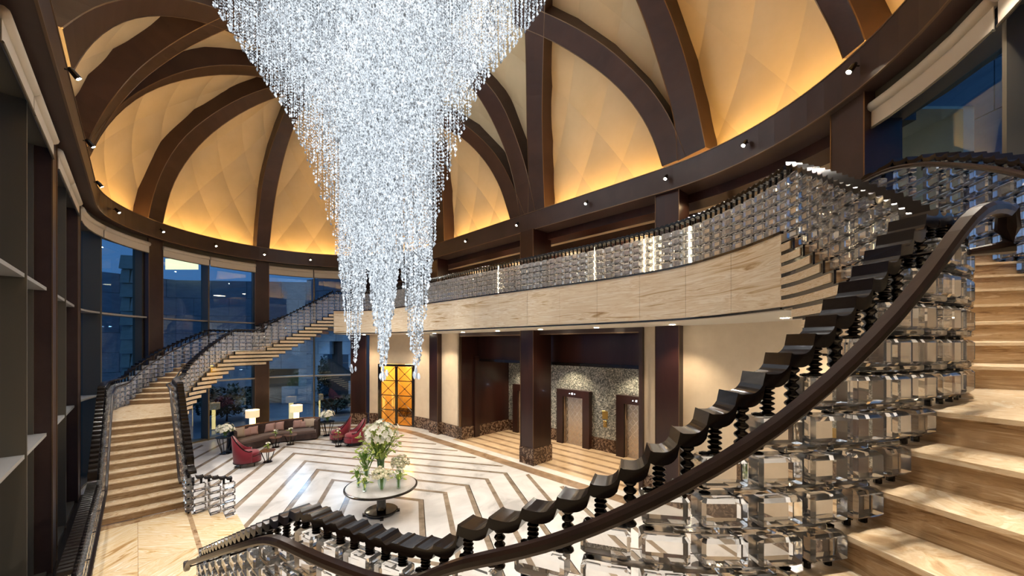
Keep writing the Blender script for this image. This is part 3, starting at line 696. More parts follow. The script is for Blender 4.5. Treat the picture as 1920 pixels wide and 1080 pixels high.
arc_wall('wall_piece', 'cream', far, D1, 41, 6.1, 6.4, .6, SOF, w); arc_wall('marble_plinth', 'emperador', far, D1, 41, 6.06, 6.4, 0, .6, w); arc_wall('wall_piece', 'cream', far, D0, D1, 6.1, 6.4, 3.4, SOF, w)
flat_wall('wall_piece', 'cream', 4.85, AF, 6.28, 6.6, .6, SOF, w); flat_wall('marble_plinth', 'emperador', 4.77, AF, 6.24, 6.6, 0, .6, w)
w = struct(arc_wall('wall_right', 'cream', near, 0, -100, 6.1, 6.4, .6, SOF, n=40)); arc_wall('marble_plinth', 'emperador', near, 0, -100, 6.06, 6.4, 0, .6, w, n=40)
flat_wall('wall_piece', 'cream', AN, -4.12, 6.28, 6.6, .6, SOF, w); flat_wall('marble_plinth', 'emperador', AN, -4.12, 6.24, 6.6, 0, .6, w)
# soffit under the gallery, between edge and walls
mb = MB(); rows = []
for i in range(81):
    s = gl * i / 80; p = GP(s, -.05); q = GP(s, 2.42); rows.append([(p[0], p[1], SOF - .02), (q[0], q[1], SOF - .02), (q[0], q[1], SOF - .005), (p[0], p[1], SOF - .005)])
struct(MB().rings(rows).build('ceiling_soffit', M['white']))

# ---------------------------------------------------------------- lattice doors
dr = struct(bpy.data.objects.new('door_1', None)); COL.objects.link(dr); dr['label'] = 'pair of amber glass doors with a black lattice'
pl, pr = far(D1, 6.12), far(D0, 6.12); ex = (pr - pl); DWID = np.hypot(*ex); ex /= DWID; ey = np.array([-ex[1], ex[0]])
dr.location = (pl[0], pl[1], 0); dr.rotation_euler = (0, 0, math.atan2(ex[1], ex[0]))
def dbox(name, x0, x1, y0, y1, z0, z1, m, par=dr): return MB().box(x0, x1, y0, y1, z0, z1).build(name, M[m], par)
HD = 3.38
dbox('door_frame', 0, .12, -.06, .1, 0, HD, 'black'); dbox('door_frame', DWID - .12, DWID, -.06, .1, 0, HD, 'black'); dbox('door_frame', .12, DWID - .12, -.06, .1, HD - .12, HD, 'black')
lw = (DWID - .24) / 2
for k in range(2):
    x0 = .12 + k * lw; x1 = x0 + lw
    lf = dbox('door_leaf', x0, x0 + .07, -.03, .03, 0, HD - .13, 'black'); dbox('stile', x1 - .07, x1, -.03, .03, 0, HD - .13, 'black', lf).matrix_parent_inverse = Matrix()
    ph = (HD - .13) / 4
    for i in range(4):
        za, zb = i * ph, (i + 1) * ph; xa, xb = x0 + .06, x1 - .06
        dbox('crossbar', xa, xb, -.02, .02, za, za + .045, 'black', lf)
        for p, q in (((xa, za), (xb, zb)), ((xa, zb), (xb, za))): MB().tube([(p[0], 0, p[1]), (q[0], 0, q[1])], .016, 6).build('lattice_bar', M['black'], lf)
        MB().ball(((xa + xb) / 2, -.01, (za + zb) / 2), .04, 10, 6).build('lattice_boss', M['black'], lf)
        dbox('pane', xa, xb, .025, .032, za + .04, zb, 'amber', lf)
    xh = x1 - .13 if k == 0 else x0 + .13
    MB().tube([(xh, -.03, .75), (xh, -.09, .78), (xh, -.09, 1.45), (xh, -.03, 1.48)], .014, 6).build('door_handle', M['black'], lf)
wv = struct(dbox('wall_vestibule', -.4, DWID + .4, 2.2, 2.3, 0, HD + .3, 'cream', None)); wv.matrix_world = dr.matrix_world = Matrix.Translation(dr.location) @ Matrix.Rotation(dr.rotation_euler.z, 4, 'Z')
for n_, x0, x1, y0, y1, z0, z1, m in (('wall_piece', -.4, -.3, .3, 2.2, 0, HD + .3, 'cream'), ('wall_piece', DWID + .3, DWID + .4, .3, 2.2, 0, HD + .3, 'cream'), ('wall_piece', -.4, DWID + .4, .3, 2.3, HD + .3, HD + .4, 'cream'), ('marble_plinth', -.4, DWID + .4, 2.14, 2.2, 0, .55, 'emperador'), ('vestibule_floor', -.4, DWID + .4, .1, 2.2, -.02, .005, 'lobby')):
    o = dbox(n_, x0, x1, y0, y1, z0, z1, m, wv)
pv = np.array(pl) + ex * DWID / 2 + ey * 1.2; lamp('vestibule_light', 'POINT', (pv[0], pv[1], 3.2), 150, (1, .74, .36), .35)

# ---------------------------------------------------------------- lift lobby
LB = 9.35; LA0, LA1 = 4.85, -4.12
lob = struct(flat_wall('wall_lobby', 'mosaic', LA1 - 1.2, LA0 + .2, LB, LB + .3, 0, 3.9)); flat_wall('lobby_plinth', 'emperador', LA1 - 1.2, LA0 + .2, LB - .03, LB, 0, .55, lob)
sd = struct(flat_wall('wall_lobby_side', 'wood', LA0 - .02, LA0 + .3, 6.28, LB, .55, SOF)); flat_wall('lobby_plinth', 'emperador', LA0 - .05, LA0 + .3, 6.24, LB, 0, .55, sd)
flat_wall('pilaster', 'wood', LA0 - .12, LA0, 7.0, 7.3, 0, 3.9, sd)
struct(flat_wall('wall_lobby_end', 'wood', LA1 - 1.3, LA1 - 1.2, 6.6, LB, 0, SOF))
bh = struct(flat_wall('wall_bulkhead', 'wood', LA1 - 1.2, LA0, 7.3, 7.45, 3.72, SOF)); flat_wall('bulkhead_trim', 'black', LA1 - 1.2, LA0, 7.26, 7.3, 3.66, 3.78, bh)
struct(flat_wall('ceiling_lobby', 'white', LA1 - 1.2, LA0, 7.45, LB, 3.88, 3.95)); flat_wall('ceiling_front', 'wood', LA1 - 1.2, LA0, 6.3, 7.3, SOF - .06, SOF - .03, bh)
po = struct(flat_wall('trim_2', 'beam', LA1, LA0, 6.18, 6.5, 4.86, SOF)); po['label'] = 'dark bronze portal frame of the lift lobby'
flat_wall('portal_jamb', 'beam', LA1 - .12, LA1, 6.16, 6.6, 0, SOF, po); flat_wall('portal_jamb', 'bronze', LA0, LA0 + .05, 6.16, 6.6, .6, SOF, po); flat_wall('portal_edge', 'bronze', LA1, LA0, 6.17, 6.19, 4.84, 4.875, po)
def lift(ac, n, label):
    t = bpy.data.objects.new(f'door_{n}', None); COL.objects.link(t); p = S(ac, LB); t.location = (p[0], p[1], 0); struct(t); t['label'] = label
    t.rotation_euler = (0, 0, math.atan2(-EA[1], -EA[0]))               # local x runs to -a, y into the wall
    bx = lambda nm, x0, x1, y0, y1, z0, z1, m, par=t: MB().box(x0, x1, y0, y1, z0, z1).build(nm, M[m], par)
    for x0, x1 in ((-.88, -.54), (.54, .88)): bx('lift_frame', x0, x1, -.24, 0, 0, 2.46, 'wood')
    bx('lift_frame', -.54, .54, -.24, 0, 2.14, 2.46, 'wood')
    for x0, x1 in ((-.60, -.50), (.50, .60)): bx('inner_frame', x0, x1, -.12, .06, 0, 2.14, 'tan')
    for k in (-1, 1):
        lf = bx('lift_leaf', min(0, k * .5) + .003, max(0, k * .5) - .003, -.035, 0, 0, 2.12, 'steel')
        for i in range(7):
            for j in range(2):
                x = k * (.125 + .25 * j); z = .2 + .3 * i
                for sg in (-1, 1): MB().add([(x - .1 * sg - .012, -.037, z - .12), (x - .1 * sg + .012, -.037, z - .12), (x + .1 * sg + .012, -.037, z + .12), (x + .1 * sg - .012, -.037, z + .12)], [(0, 1, 2, 3)]).build('steel_motif', M['steel2'], lf)
    bx('indicator', -.03, .03, -.25, -.24, 2.27, 2.33, 'led')
    for x in (-.14, .14): MB().add([(x - .022, -.246, 2.285), (x + .022, -.246, 2.285), (x, -.246, 2.32)], [(0, 1, 2)]).build('arrow_light', M['led'], t)
lift(.55, 2, 'middle lift with patterned steel doors in a dark frame'); lift(-2.5, 3, 'lift at the right end of the lobby in a dark frame'); lift(3.42, 4, 'lift half hidden behind the pillar at the left')
cp = thing('call_panel', 'brass lift call plate on the silver mosaic wall', 'panel', W3(-1.0, LB - .05, 1.15), math.atan2(-EA[1], -EA[0]))
MB().cbox(-.13, .13, -.012, .012, .22, .56, .005).build('upper_plate', M['brass'], cp); MB().cbox(-.08, .08, -.012, .012, -.12, .15, .005).build('button_plate', M['brass'], cp)
for z in (-.02, .06): MB().lathe([(.018, 0), (.018, .012)], 10).build('button', M['steel2'], cp).matrix_local = Matrix.Translation((0, -.012, z)) @ Matrix.Rotation(R(90), 4, 'X')
for a in (3.4, .55, -2.5): lamp('lobby_downlight', 'SPOT', W3(a, 8.6, 3.86), 260, (1, .78, .52), .08, (0, 0, 0), spot_size=R(110), spot_blend=.6)
for a in (2.6, -2.0): lamp('lobby_downlight', 'SPOT', W3(a, 6.65, SOF - .1), 160, (1, .74, .46), .08, (0, 0, 0), spot_size=R(52), spot_blend=.5)
lamp('accent_light', 'SPOT', W3(LA0 - .18, 7.55, 3.6), 18, (1, .32, .06), .03, aim(W3(LA0 - .18, 7.55, 3.6), W3(LA0 + .0, 7.6, 0)), spot_size=R(40), spot_blend=.2)
# recessed lights under the gallery
for k in range(9):
    s = 1.5 + (gl - 2.4) * k / 8; p = GP(s, 1.25)
    MB().lathe([(.07, 0), (.07, .01)], 14, (p[0], p[1], SOF - .03)).build('downlight', M['bulb'], bpy.data.objects['ceiling_soffit'])
    lamp('soffit_spot', 'SPOT', (p[0], p[1], SOF - .06), 150, (1, .80, .55), .06, (0, 0, 0), spot_size=R(105), spot_blend=.7)
for k in range(5): lamp('corridor_light', 'AREA', W3(-6 + 3.2 * k, 7.4 if k else 6.4, 8.45), 40 if k else 14, (1, .72, .40), .8, (0, 0, 0))

# ---------------------------------------------------------------- glazed wall: bays of mullions, ledges, panes and roller blinds
def along(p, q, t, r):
    """point between two plan points, pushed to radius r"""
    m = np.asarray(p) * (1 - t) + np.asarray(q) * t; a, b = ab(m); ca = min(max(a, AN), AF); v = np.array([a - ca, b - BC]); v /= np.hypot(*v)
    return S(ca + v[0] * r, BC + v[1] * r)
BAYS = [(glaz[0], glaz[1]), (glaz[1], glaz[2]), (glaz[2], glaz[3]), (glaz[3], glaz[4]), (glaz[4], on_oval(675, 6.1)), (near(-43, 6.1), near(-93, 6.1))]
def bay(n, p, q, label, z0=0):
    t = bpy.data.objects.new(f'window_{n}', None); COL.objects.link(t); struct(t); t['label'] = label
    G, Fi, Fo = 6.52, 6.06, 6.6; e0, e1 = .07, .93
    def seg(nm, t0, t1, r0, r1, za, zb, m, k=6):
        rows = []
        for i in range(k + 1):
            u = t0 + (t1 - t0) * i / k; a_, b_ = along(p, q, u, r0), along(p, q, u, r1); rows.append([(a_[0], a_[1], za), (b_[0], b_[1], za), (b_[0], b_[1], zb), (a_[0], a_[1], zb)])
        return MB().rings(rows).build(nm, M[m], t)
    for u in (e0, .5, e1): seg('mullion', u - .006, u + .006, Fi if u == .5 else Fi + .18, Fo, z0, 8.6, 'mull', 1)
    for h in [x for x in (.04, 2.74, 5.57) if x > z0 - .1]:
        for t0, t1 in ((e0, .494), (.506, e1)): seg('transom', t0, t1, Fi + .02, Fo, h - .03, h + .03, 'ledge' if h > .1 else 'mull')
    seg('head', e0, e1, Fi, Fo, 8.32, 8.76, 'mull')
    hs = [x for x in (0, 2.77, 5.60, 8.32)]
    for i in range(3):
        if hs[i + 1] <= z0: continue
        for t0, t1 in ((e0, .494), (.506, e1)):
            # flat panes, as in the real glazing
            a_, b_ = along(p, q, t0, G), along(p, q, t1, G); d = (b_ - a_) / np.hypot(*(b_ - a_)); nn = np.array([d[1], -d[0]]) * .006
            MB().prism([a_ - nn, b_ - nn, b_ + nn, a_ + nn], max(z0, hs[i]), hs[i + 1] - .06).build('pane', M['glass'], t)
    for t0, t1 in ((e0, .494), (.506, e1)):
        pts = [(*along(p, q, t0 + (t1 - t0) * i / 4, 6.0), 8.50) for i in range(5)]; bl = MB().tube(pts, .085, 10).build('blind_roller', M['blind'], t, smooth=True)
        rows = []
        for i in range(5): a_ = along(p, q, t0 + (t1 - t0) * i / 4, 5.99); b_ = along(p, q, t0 + (t1 - t0) * i / 4, 6.0); rows.append([(*a_, 8.15), (*b_, 8.15), (*b_, 8.46), (*a_, 8.46)])
        MB().rings(rows).build('blind_fabric', M['blind'], bl); MB().tube([(*along(p, q, t0 + (t1 - t0) * i / 4, 5.99), 8.14) for i in range(5)], .02, 6).build('blind_bar', M['mull'], bl)
for i, ((p, q), lb, z0) in enumerate(zip(BAYS, ('nearest window bay at the left edge', 'second window bay from the left edge', 'window bay beside the landing of the far stair', 'window bay left of the seating group', 'window bay behind the curved sofa', 'upper window at the right edge'), (0, 0, 0, 0, 0, ZM)), 1): bay(i, p, q, lb, z0)
# walls that close the hall behind the viewpoint
ring_b = [near(-92, 6.6)] + [near(d, 9.2) for d in range(-100, -181, -8)] + [S(-3.6, -9.0), S(-2.7, -6.55)]
rows = [[(p[0], p[1], -.3), (p[0] * 1.01, p[1] * 1.01 - .05, -.3), (p[0] * 1.01, p[1] * 1.01 - .05, RB0), (p[0], p[1], RB0)] for p in ring_b]
struct(MB().rings(rows).build('wall_behind', M['cream']))
struct(arc_wall('ceiling_behind', 'white', near, -88, -186, 5.9, 9.3, RB0 - .01, RB0 + .05, n=20))
struct(MB().prism([near(d, 5.0) for d in range(-60, -200, -10)] + [near(d, 9.3) for d in range(-190, -59, 10)], -.3, -.02).build('floor_behind', M['marble']))

# ---------------------------------------------------------------- chandelier: strands of beads in three funnels
ch = thing('chandelier', 'huge crystal chandelier of bead strands falling in three white funnels', 'chandelier', W3(0, 0, 3.75), world=True)
FUN = [(1.82, 0.0, 3.80), (.12, .12, 3.80), (-.32, -.12, 3.72), (-1.77, 0.0, 3.86)]
RHO = [0, .08, .2, .32, .42, .6, .85, 1.2, 1.75, 2.3, 3.0, 3.7]; ZB = [0, .25, 1.1, 2.2, 3.0, 4.2, 5.1, 6.2, 7.6, 8.4, 9.4, 10.5]
ZTOP = 15.3
def bottom(a, b):
    z = 99
    for fa, fb, fz in FUN:
        d = math.hypot(a - fa, b - fb)
        if d < RHO[-1]: z = min(z, fz + float(np.interp(d, RHO, ZB)) + .3 * math.sin(5 * math.atan2(b - fb, a - fa) + fa * 2) * min(1, d))
    return z
bx_, bs_ = [], []
def strand(a, b, sp):
    zb = bottom(a, b)
    if zb > ZTOP - .2: return
    p = S(a, b); z = np.arange(zb, ZTOP, sp); z = z + RNG.uniform(-.012, .012, len(z))
    bx_.append(np.c_[np.full(len(z), p[0]) + RNG.normal(0, .003, len(z)), np.full(len(z), p[1]) + RNG.normal(0, .003, len(z)), z])
    s = np.full(len(z), .018 * RNG.uniform(.7, 1.25)) * RNG.uniform(.8, 1.2, len(z)); s[0] = .034; bs_.append(s)
sp_ = .155
for i in range(-40, 41):
    for j in range(-26, 27):
        a, b = i * sp_ + RNG.uniform(-.03, .03), j * sp_ + RNG.uniform(-.03, .03); dmin = min(math.hypot(a - fa, b - fb) for fa, fb, _ in FUN)
        if dmin > .45: strand(a, b, .085)
for fa, fb, fz in FUN:                       # the thick stems are strung more closely
    for _ in range(150):
        r = .47 * math.sqrt(RNG.random()); t = RNG.uniform(0, 6.283); a, b = fa + r * math.cos(t), fb + r * math.sin(t); strand(a, b, .075)
C_ = np.concatenate(bx_); Sz = np.concatenate(bs_); nB = len(C_)
off = np.array([(1, 0, 0), (-.5, .866, 0), (-.5, -.866, 0), (0, 0, 1.5), (0, 0, -1.5)]); fc = np.array([(0, 1, 3), (1, 2, 3), (2, 0, 3), (1, 0, 4), (2, 1, 4), (0, 2, 4)])
V_ = (C_[:, None, :] + off[None] * Sz[:, None, None]).reshape(-1, 3); F_ = (fc[None] + 5 * np.arange(nB)[:, None, None]).reshape(-1, 3)
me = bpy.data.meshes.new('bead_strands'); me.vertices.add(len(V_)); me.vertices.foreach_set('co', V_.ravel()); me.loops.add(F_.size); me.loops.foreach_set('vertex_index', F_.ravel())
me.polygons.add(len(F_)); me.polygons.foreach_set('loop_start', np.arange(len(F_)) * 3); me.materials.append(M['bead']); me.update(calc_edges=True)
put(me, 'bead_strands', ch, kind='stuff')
for fa, fb, fz in FUN:
    mb = MB()
    for k in range(9):
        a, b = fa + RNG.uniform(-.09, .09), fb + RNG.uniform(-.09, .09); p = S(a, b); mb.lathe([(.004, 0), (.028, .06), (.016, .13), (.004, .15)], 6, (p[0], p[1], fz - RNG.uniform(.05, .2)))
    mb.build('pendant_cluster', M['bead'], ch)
mb = MB(); mb.prism([S(3.0 * math.cos(t) + (1.8 if math.cos(t) > 0 else -1.8), 3.0 * math.sin(t)) for t in [k * math.pi / 20 for k in range(40)]], ZTOP, ZTOP + .25); mb.build('ceiling_canopy', M['black'], ch)
for a_ in (1.9, 0, -1.9): lamp('dome_fill_light', 'POINT', W3(a_, 0, 13.6), 520, (1, .96, .90), .4, parent=ch)  # soft points added among the strands as uplight for the dome
for k in range(10):                          # unseen spots added round the canopy rim, to light the floor
    t_ = 2 * math.pi * k / 10; q = W3(4.6 * math.cos(t_), 2.9 * math.sin(t_), ZTOP - .05)
    lamp('floor_fill_light', 'SPOT', q, 900, (1, .95, .88), .12, aim(q, W3(3.4 * math.cos(t_), 2.6 * math.sin(t_), 0)), parent=ch, spot_size=R(75), spot_blend=.8)

# ---------------------------------------------------------------- flowers
def petalflower(mb, r=.05, n=6, up=.5):
    for k in range(n):
        t = 2 * math.pi * k / n; c, s = math.cos(t), math.sin(t); w = r * .34
        pts = [(0, 0, 0), (c * r * .55 - s * w, s * r * .55 + c * w, r * up * .8), (c * r, s * r, r * up * .75), (c * r * .55 + s * w, s * r * .55 - c * w, r * up * .8), (c * r * .55, s * r * .55, r * up * .55)]
        mb.add(pts, [(0, 4, 1), (0, 3, 4), (1, 4, 2), (4, 3, 2)])
def rosehead(mb, r=.045):
    mb.ball((0, 0, 0), r * .72, 8, 5)
    for k in range(5):
        t = 2 * math.pi * k / 5; c, s = math.cos(t), math.sin(t); w = r * .55
        mb.add([(c * r * .4, s * r * .4, -r * .6), (c * r * 1.0 - s * w, s * r + c * w, .1 * r), (c * r * 1.15, s * r * 1.15, .45 * r), (c * r + s * w, s * r - c * w, .1 * r)], [(0, 1, 2, 3)])
def leafblade(mb, p0, p1, w, bend=.0):
    p0, p1 = Vector(p0), Vector(p1); d = p1 - p0; u = d.cross(Vector((0, 0, 1))); u = u.normalized() if u.length > 1e-4 else Vector((1, 0, 0)); m = (p0 + p1) / 2 + Vector((0, 0, bend))
    mb.add([p0, m + u * w, p1, m - u * w, m + Vector((0, 0, w * .3))], [(0, 1, 4), (1, 2, 4), (2, 3, 4), (3, 0, 4)])
ME_LILY = shared(lambda m: petalflower(m, .10, 6, .35), 'lily', M['petal']); ME_ROSE = shared(lambda m: rosehead(m, .05), 'rose', M['petal2']); ME_BLOOM = shared(lambda m: petalflower(m, .055, 5, .7), 'blossom', M['petal'])
ME_BUD = shared(lambda m: m.lathe([(.004, 0), (.022, .05), (.016, .09), (.003, .13)], 6), 'bud', M['lime'])
def bouquet(name, label, loc, vase, H, spread, nfl, me, nleaf=14, buds=0, group='flower vases on the round table', leafm='leaf', flat=1.0, size=1.0, tall=1.0):
    """vase: profile; H: height of the flower heads; spread: radius of the crown"""
    t = thing(name, label, 'flower vase', loc, group=group); r = random.Random(sum(map(ord, label)))
    vh = vase[-1][1]; inner = [(max(.004, a - .006), max(.012, b)) for a, b in vase[::-1]]
    MB().lathe(vase + inner, 20).build('vase', M['vase'], t, smooth=True)
    st = MB(); lv = MB(); heads = []
    for i in range(nfl + buds):
        g = i * 2.39996; q = math.sqrt((i + .5) / (nfl + buds)); x, y = q * spread * math.cos(g), q * spread * math.sin(g)
        u_ = 1 - 1.75 * (i + .5) / (nfl + buds); q = math.sqrt(1 - u_ * u_); x, y = q * spread * math.cos(g), q * spread * math.sin(g); vr = min(spread * tall, (H - vh) * .5); w_ = r.uniform(.62, 1.06); x *= w_; y *= w_; z = H - vr + u_ * vr * w_ + r.uniform(-.04, .04); heads.append((x, y, z))
        b0 = (x * .12, y * .12, .03); st.tube([b0, (x * .18, y * .18, vh * .9), (x * .55, y * .55, (vh + z) / 2), (x, y, z)], .005, 4)
    for i in range(nleaf):
        g = i * 2.1 + r.random(); q = r.uniform(.3, 1); z0 = r.uniform(vh * .85, vh + (H - vh) * .6); c = spread * q * .5
        leafblade(lv, (c * .4 * math.cos(g), c * .4 * math.sin(g), z0), (spread * q * 1.05 * math.cos(g), spread * q * 1.05 * math.sin(g), z0 + (H - z0) * r.uniform(.2, .8)), .018 + .012 * size, .03)
    st.build('stems', M['stem'], t); lv.build('leaves', M[leafm], t)
    for i, (x, y, z) in enumerate(heads):
        isb = i >= nfl; nrm = Vector((x, y, (z - H + spread * tall) * .8 + .02)).normalized(); q = nrm.to_track_quat('Z', 'Y').to_matrix().to_4x4()
        o = put(ME_BUD if isb else me, 'bud' if isb else 'flower', t); o.matrix_local = Matrix.Translation((x, y, z)) @ q @ Matrix.Scale(size * r.uniform(.85, 1.15), 4) @ Matrix.Rotation(r.random() * 6, 4, 'Z')
    return t
tube_v = lambda r, h: [(r * .9, 0), (r, .01), (r * .95, h * .5), (r, h)]
heart_v = [(.03, 0), (.035, .01), (.07, .09), (.105, .2), (.1, .27), (.075, .31), (.085, .33)]
ball_v = [(.05, 0), (.06, .01), (.12, .1), (.135, .17), (.11, .25), (.08, .29), (.095, .32)]
ZT = .757
bouquet('lily_vase', 'tallest bouquet of white lilies in a glass cylinder on the round table', (-3.68, 10.78, ZT), tube_v(.10, .55), 1.58, .54, 46, ME_LILY, 130, 46, size=1.05, tall=.95, leafm='lime')
bouquet('rose_vase', 'white roses in a round glass vase at the right of the round table', (-3.10, 10.62, ZT), ball_v, .62, .26, 26, ME_ROSE, 8, 0, size=1.1)
bouquet('calla_vase', 'slender green and white callas in a clear vase at the left of the round table', (-3.93, 10.35, ZT), tube_v(.085, .34), .95, .30, 12, ME_BUD, 44, 8, size=.9, tall=.7)
bouquet('rose_vase', 'cream roses in a heart shaped glass vase at the front of the round table', (-3.33, 9.82, ZT), heart_v, .54, .24, 30, ME_ROSE, 8, 0, size=1.1)
bouquet('small_flower_vase', 'small glass of leafy sprigs at the front left of the round table', (-3.74, 9.74, ZT), tube_v(.05, .2), .42, .12, 6, ME_BLOOM, 16, 5, leafm='lime')
bouquet('small_flower_vase', 'small glass of green sprigs at the far left of the round table', (-4.02, 10.05, ZT), tube_v(.05, .2), .58, .16, 6, ME_BLOOM, 20, 7)
bouquet('small_flower_vase', 'small glass of lime blossoms at the front right of the round table', (-2.94, 9.95, ZT), tube_v(.055, .24), .52, .16, 8, ME_BLOOM, 14, 6, leafm='lime')

# ---------------------------------------------------------------- round flower table
t = thing('round_table', 'round white-topped flower table on a black pedestal in the centre', 'table', (TB[0], TB[1], 0))
MB().lathe([(.86, .69), (.92, .70), (.935, .72), (.93, .745), (.90, .75)], 56).build('table_rim', M['black'], t, smooth=False)
MB().lathe([(.885, .748), (.885, .756)], 56).build('marble_top', M['marble'], t)
MB().lathe([(.13, .10), (.12, .12), (.115, .4), (.12, .66), (.2, .69)], 24).build('pedestal', M['black'], t, smooth=True)
MB().lathe([(.40, .055), (.42, .07), (.42, .10), (.40, .115), (.14, .12)], 40).build('base_disc', M['black'], t)
for k in range(4):
    g = R(20 + 90 * k); c, s = math.cos(g), math.sin(g); q = [(c * r - s * w, s * r + c * w) for r, w in ((.34, -.06), (.47, -.04), (.47, .04), (.34, .06))]; MB().prism(q, 0, .06).build('foot', M['black'], t)

# ---------------------------------------------------------------- seating group
FR = Spline([(-11.35, 15.75), (-10.95, 16.35), (-10.82, 17.0), (-10.55, 17.5), (-10.05, 17.7), (-9.6, 17.83), (-9.2, 18.12)], 12); BK = Spline([(-12.15, 16.35), (-11.8, 17.0), (-11.42, 17.55), (-11.0, 18.05), (-10.5, 18.6), (-9.98, 18.95), (-9.4, 18.85)], 12)
sofa = thing('serpentine_sofa', 'long serpentine dark brown velvet sofa in front of the windows', 'sofa', (-10.6, 17.6, 0), world=True)
def sofa_rows(u0, u1, z0, z1, t0=0, t1=1, n=36, r=0.03):
    rows = []
    for i in range(n + 1):
        t = t0 + (t1 - t0) * i / n; f = FR.at(t * FR.len); b = BK.at(t * BK.len); p, q = f + (b - f) * u0, f + (b - f) * u1; d = (q - p) / np.hypot(*(q - p)) * r
        rows.append([(*p, z0), (*q, z0), (*q, z1 - r), (*(q - d), z1), (*(p + d), z1), (*p, z1 - r)])
    return rows
MB().rings(sofa_rows(0, .85, .05, .32)).build('base', M['velvet_brown'], sofa, smooth=False)
MB().rings(sofa_rows(.01, .82, .32, .46, .02, .98, r=.05)).build('seat', M['seat_brown'], sofa)
MB().rings(sofa_rows(.80, 1, .04, .90, r=.05)).build('backrest', M['velvet_brown'], sofa); MB().rings(sofa_rows(.84, .96, .90, .925)).build('back_rail', M['table_wood'], sofa)
for t0, t1, nm in ((0, .035, 'left'), (.955, 1, 'right')): MB().rings(sofa_rows(.15, 1, .05, .88, t0, t1, 4, .05)).build('arm', M['velvet_brown'], sofa)
def cushion(x, y, rz, m, s, label, tilt=.5):
    mb = MB(); n = 8; v = []; f = []
    for sg in (1, -1):
        for i in range(n + 1):
            for j in range(n + 1):
                u, w = i / n * 2 - 1, j / n * 2 - 1; k = max(0, (1 - u ** 4) * (1 - w ** 4)) ** .6; c = 1 - .10 * (1 - abs(u * w)) * max(abs(u), abs(w)) ** 6
                v.append((u * s / 2 * c, sg * .075 * k, w * s / 2 * c + s / 2))
        o0 = 0 if sg == 1 else (n + 1) ** 2
        for i in range(n):
            for j in range(n): q = o0 + i * (n + 1) + j; f.append((q, q + 1, q + n + 2, q + n + 1))
    mb.add(v, f); o = mb.build('cushion', M[m], smooth=True); o.location = (x, y, .465); o.rotation_euler = (-tilt * .5, 0, rz); return tag(o, label, 'cushion', 'cushions on the sofa')
for t_, m, s, lb, ro in ((.10, 'cush_beige', .46, 'champagne cushion leaning at the left arm of the sofa', .9), (.175, 'cush_pink', .36, 'small rose cushion between the two left cushions', .8), (.245, 'cush_pink', .40, 'rose cushion third from the left arm', .7), (.43, 'cush_pink', .42, 'left rose cushion of the middle pair', .6), (.53, 'cush_pink', .42, 'right rose cushion of the middle pair', .5),
                         (.735, 'cush_pink', .40, 'rose cushion leftmost of the right group', .3), (.795, 'cush_pink', .34, 'small rose cushion second in the right group', .3), (.86, 'cush_beige', .44, 'champagne cushion third in the right group', .2), (.925, 'cush_beige', .42, 'champagne cushion against the right arm of the sofa', -.1)):
    f_ = FR.at(t_ * FR.len); b_ = BK.at(t_ * BK.len); p = f_ + (b_ - f_) * .68; d = b_ - f_; cushion(p[0], p[1], math.atan2(d[1], d[0]) - math.pi / 2, m, s, lb)
def armchair(loc, rz, label):
    """local: front towards -y"""
    t = thing('armchair', label, 'armchair', loc, rz, 'crimson armchairs'); n = 28; rows = []; rim = []
    for i in range(n + 1):
        g = R(-20 + 220 * i / n); x, y = .40 * math.cos(g), .38 * math.sin(g); k = max(0, math.sin(g)); h = .50 + .46 * max(0, (math.sin(g) - .0)) ** 1.6 if g > 0 and g < math.pi else .48
        c, s = math.cos(g), math.sin(g); fl = 1 + .12 * k
        rows.append([(x * .96, y * .96, .14), (x * .78, y * .78, .14), (x * .84 * fl, y * .84 * fl, h - .02), (x * .90 * fl, y * .90 * fl, h), (x * fl, y * fl, h - .02)]); rim.append((x * .93 * fl, y * .93 * fl, h + .008))
    MB().rings(rows).build('back_shell', M['velvet_red'], t, smooth=True); MB().tube(rim, .016, 6).build('wood_rim', M['rail'], t)
    MB().prism([(.36 * math.cos(R(g)), .34 * math.sin(R(g)) if g <= 180 else .36 * math.sin(R(g)) * 1.05) for g in range(0, 360, 15)], .14, .30).build('seat_base', M['velvet_red'], t)
    MB().lathe([(.30, .30), (.335, .33), (.335, .39), (.30, .43), (.15, .44)], 24).build('seat_cushion', M['velvet_red'], t, smooth=True)
    MB().prism([(.39 * math.cos(R(g)), .38 * math.sin(R(g))) for g in range(0, 360, 15)], .115, .14).build('plinth_rail', M['rail'], t)
    t.scale = (1.16, 1.16, 1.2)
    for g in (35, 145, 215, 325): MB().lathe([(.012, 0), (.024, .115)], 8, (.33 * math.cos(R(g)), .32 * math.sin(R(g)), 0)).build('leg', M['rail'], t)
    return t
armchair((-9.82, 14.25, 0), R(125), 'crimson armchair seen from behind at the left of the seating')
armchair((-7.95, 17.75, 0), R(-72), 'crimson armchair nearer the windows in the right pair'); armchair((-7.05, 17.15, 0), R(-62), 'crimson armchair nearer the flower table in the right pair')
def side_table(loc, r, h, label, name='side_table', top='table_wood', nl=4, group='small round side tables'):
    t = thing(name, label, 'table', loc, group=group)
    MB().lathe([(r * .96, h - .03), (r, h - .02), (r, h - .005), (r * .97, h)], 28).build('table_top', M[top], t)
    MB().lathe([(r * .55, 0), (r * .6, .012), (r * .58, .03)], 24).build('base', M['black'], t)
    for k in range(nl):
        g = 2 * math.pi * k / nl + .4; c, s = math.cos(g), math.sin(g); MB().tube([(c * r * .35, s * r * .35, .03), (c * r * .42, s * r * .42, h * .25), (c * r * .7, s * r * .7, h * .65), (c * r * .82, s * r * .82, h - .03)], .016, 6).build('leg', M['black'], t)
    return t
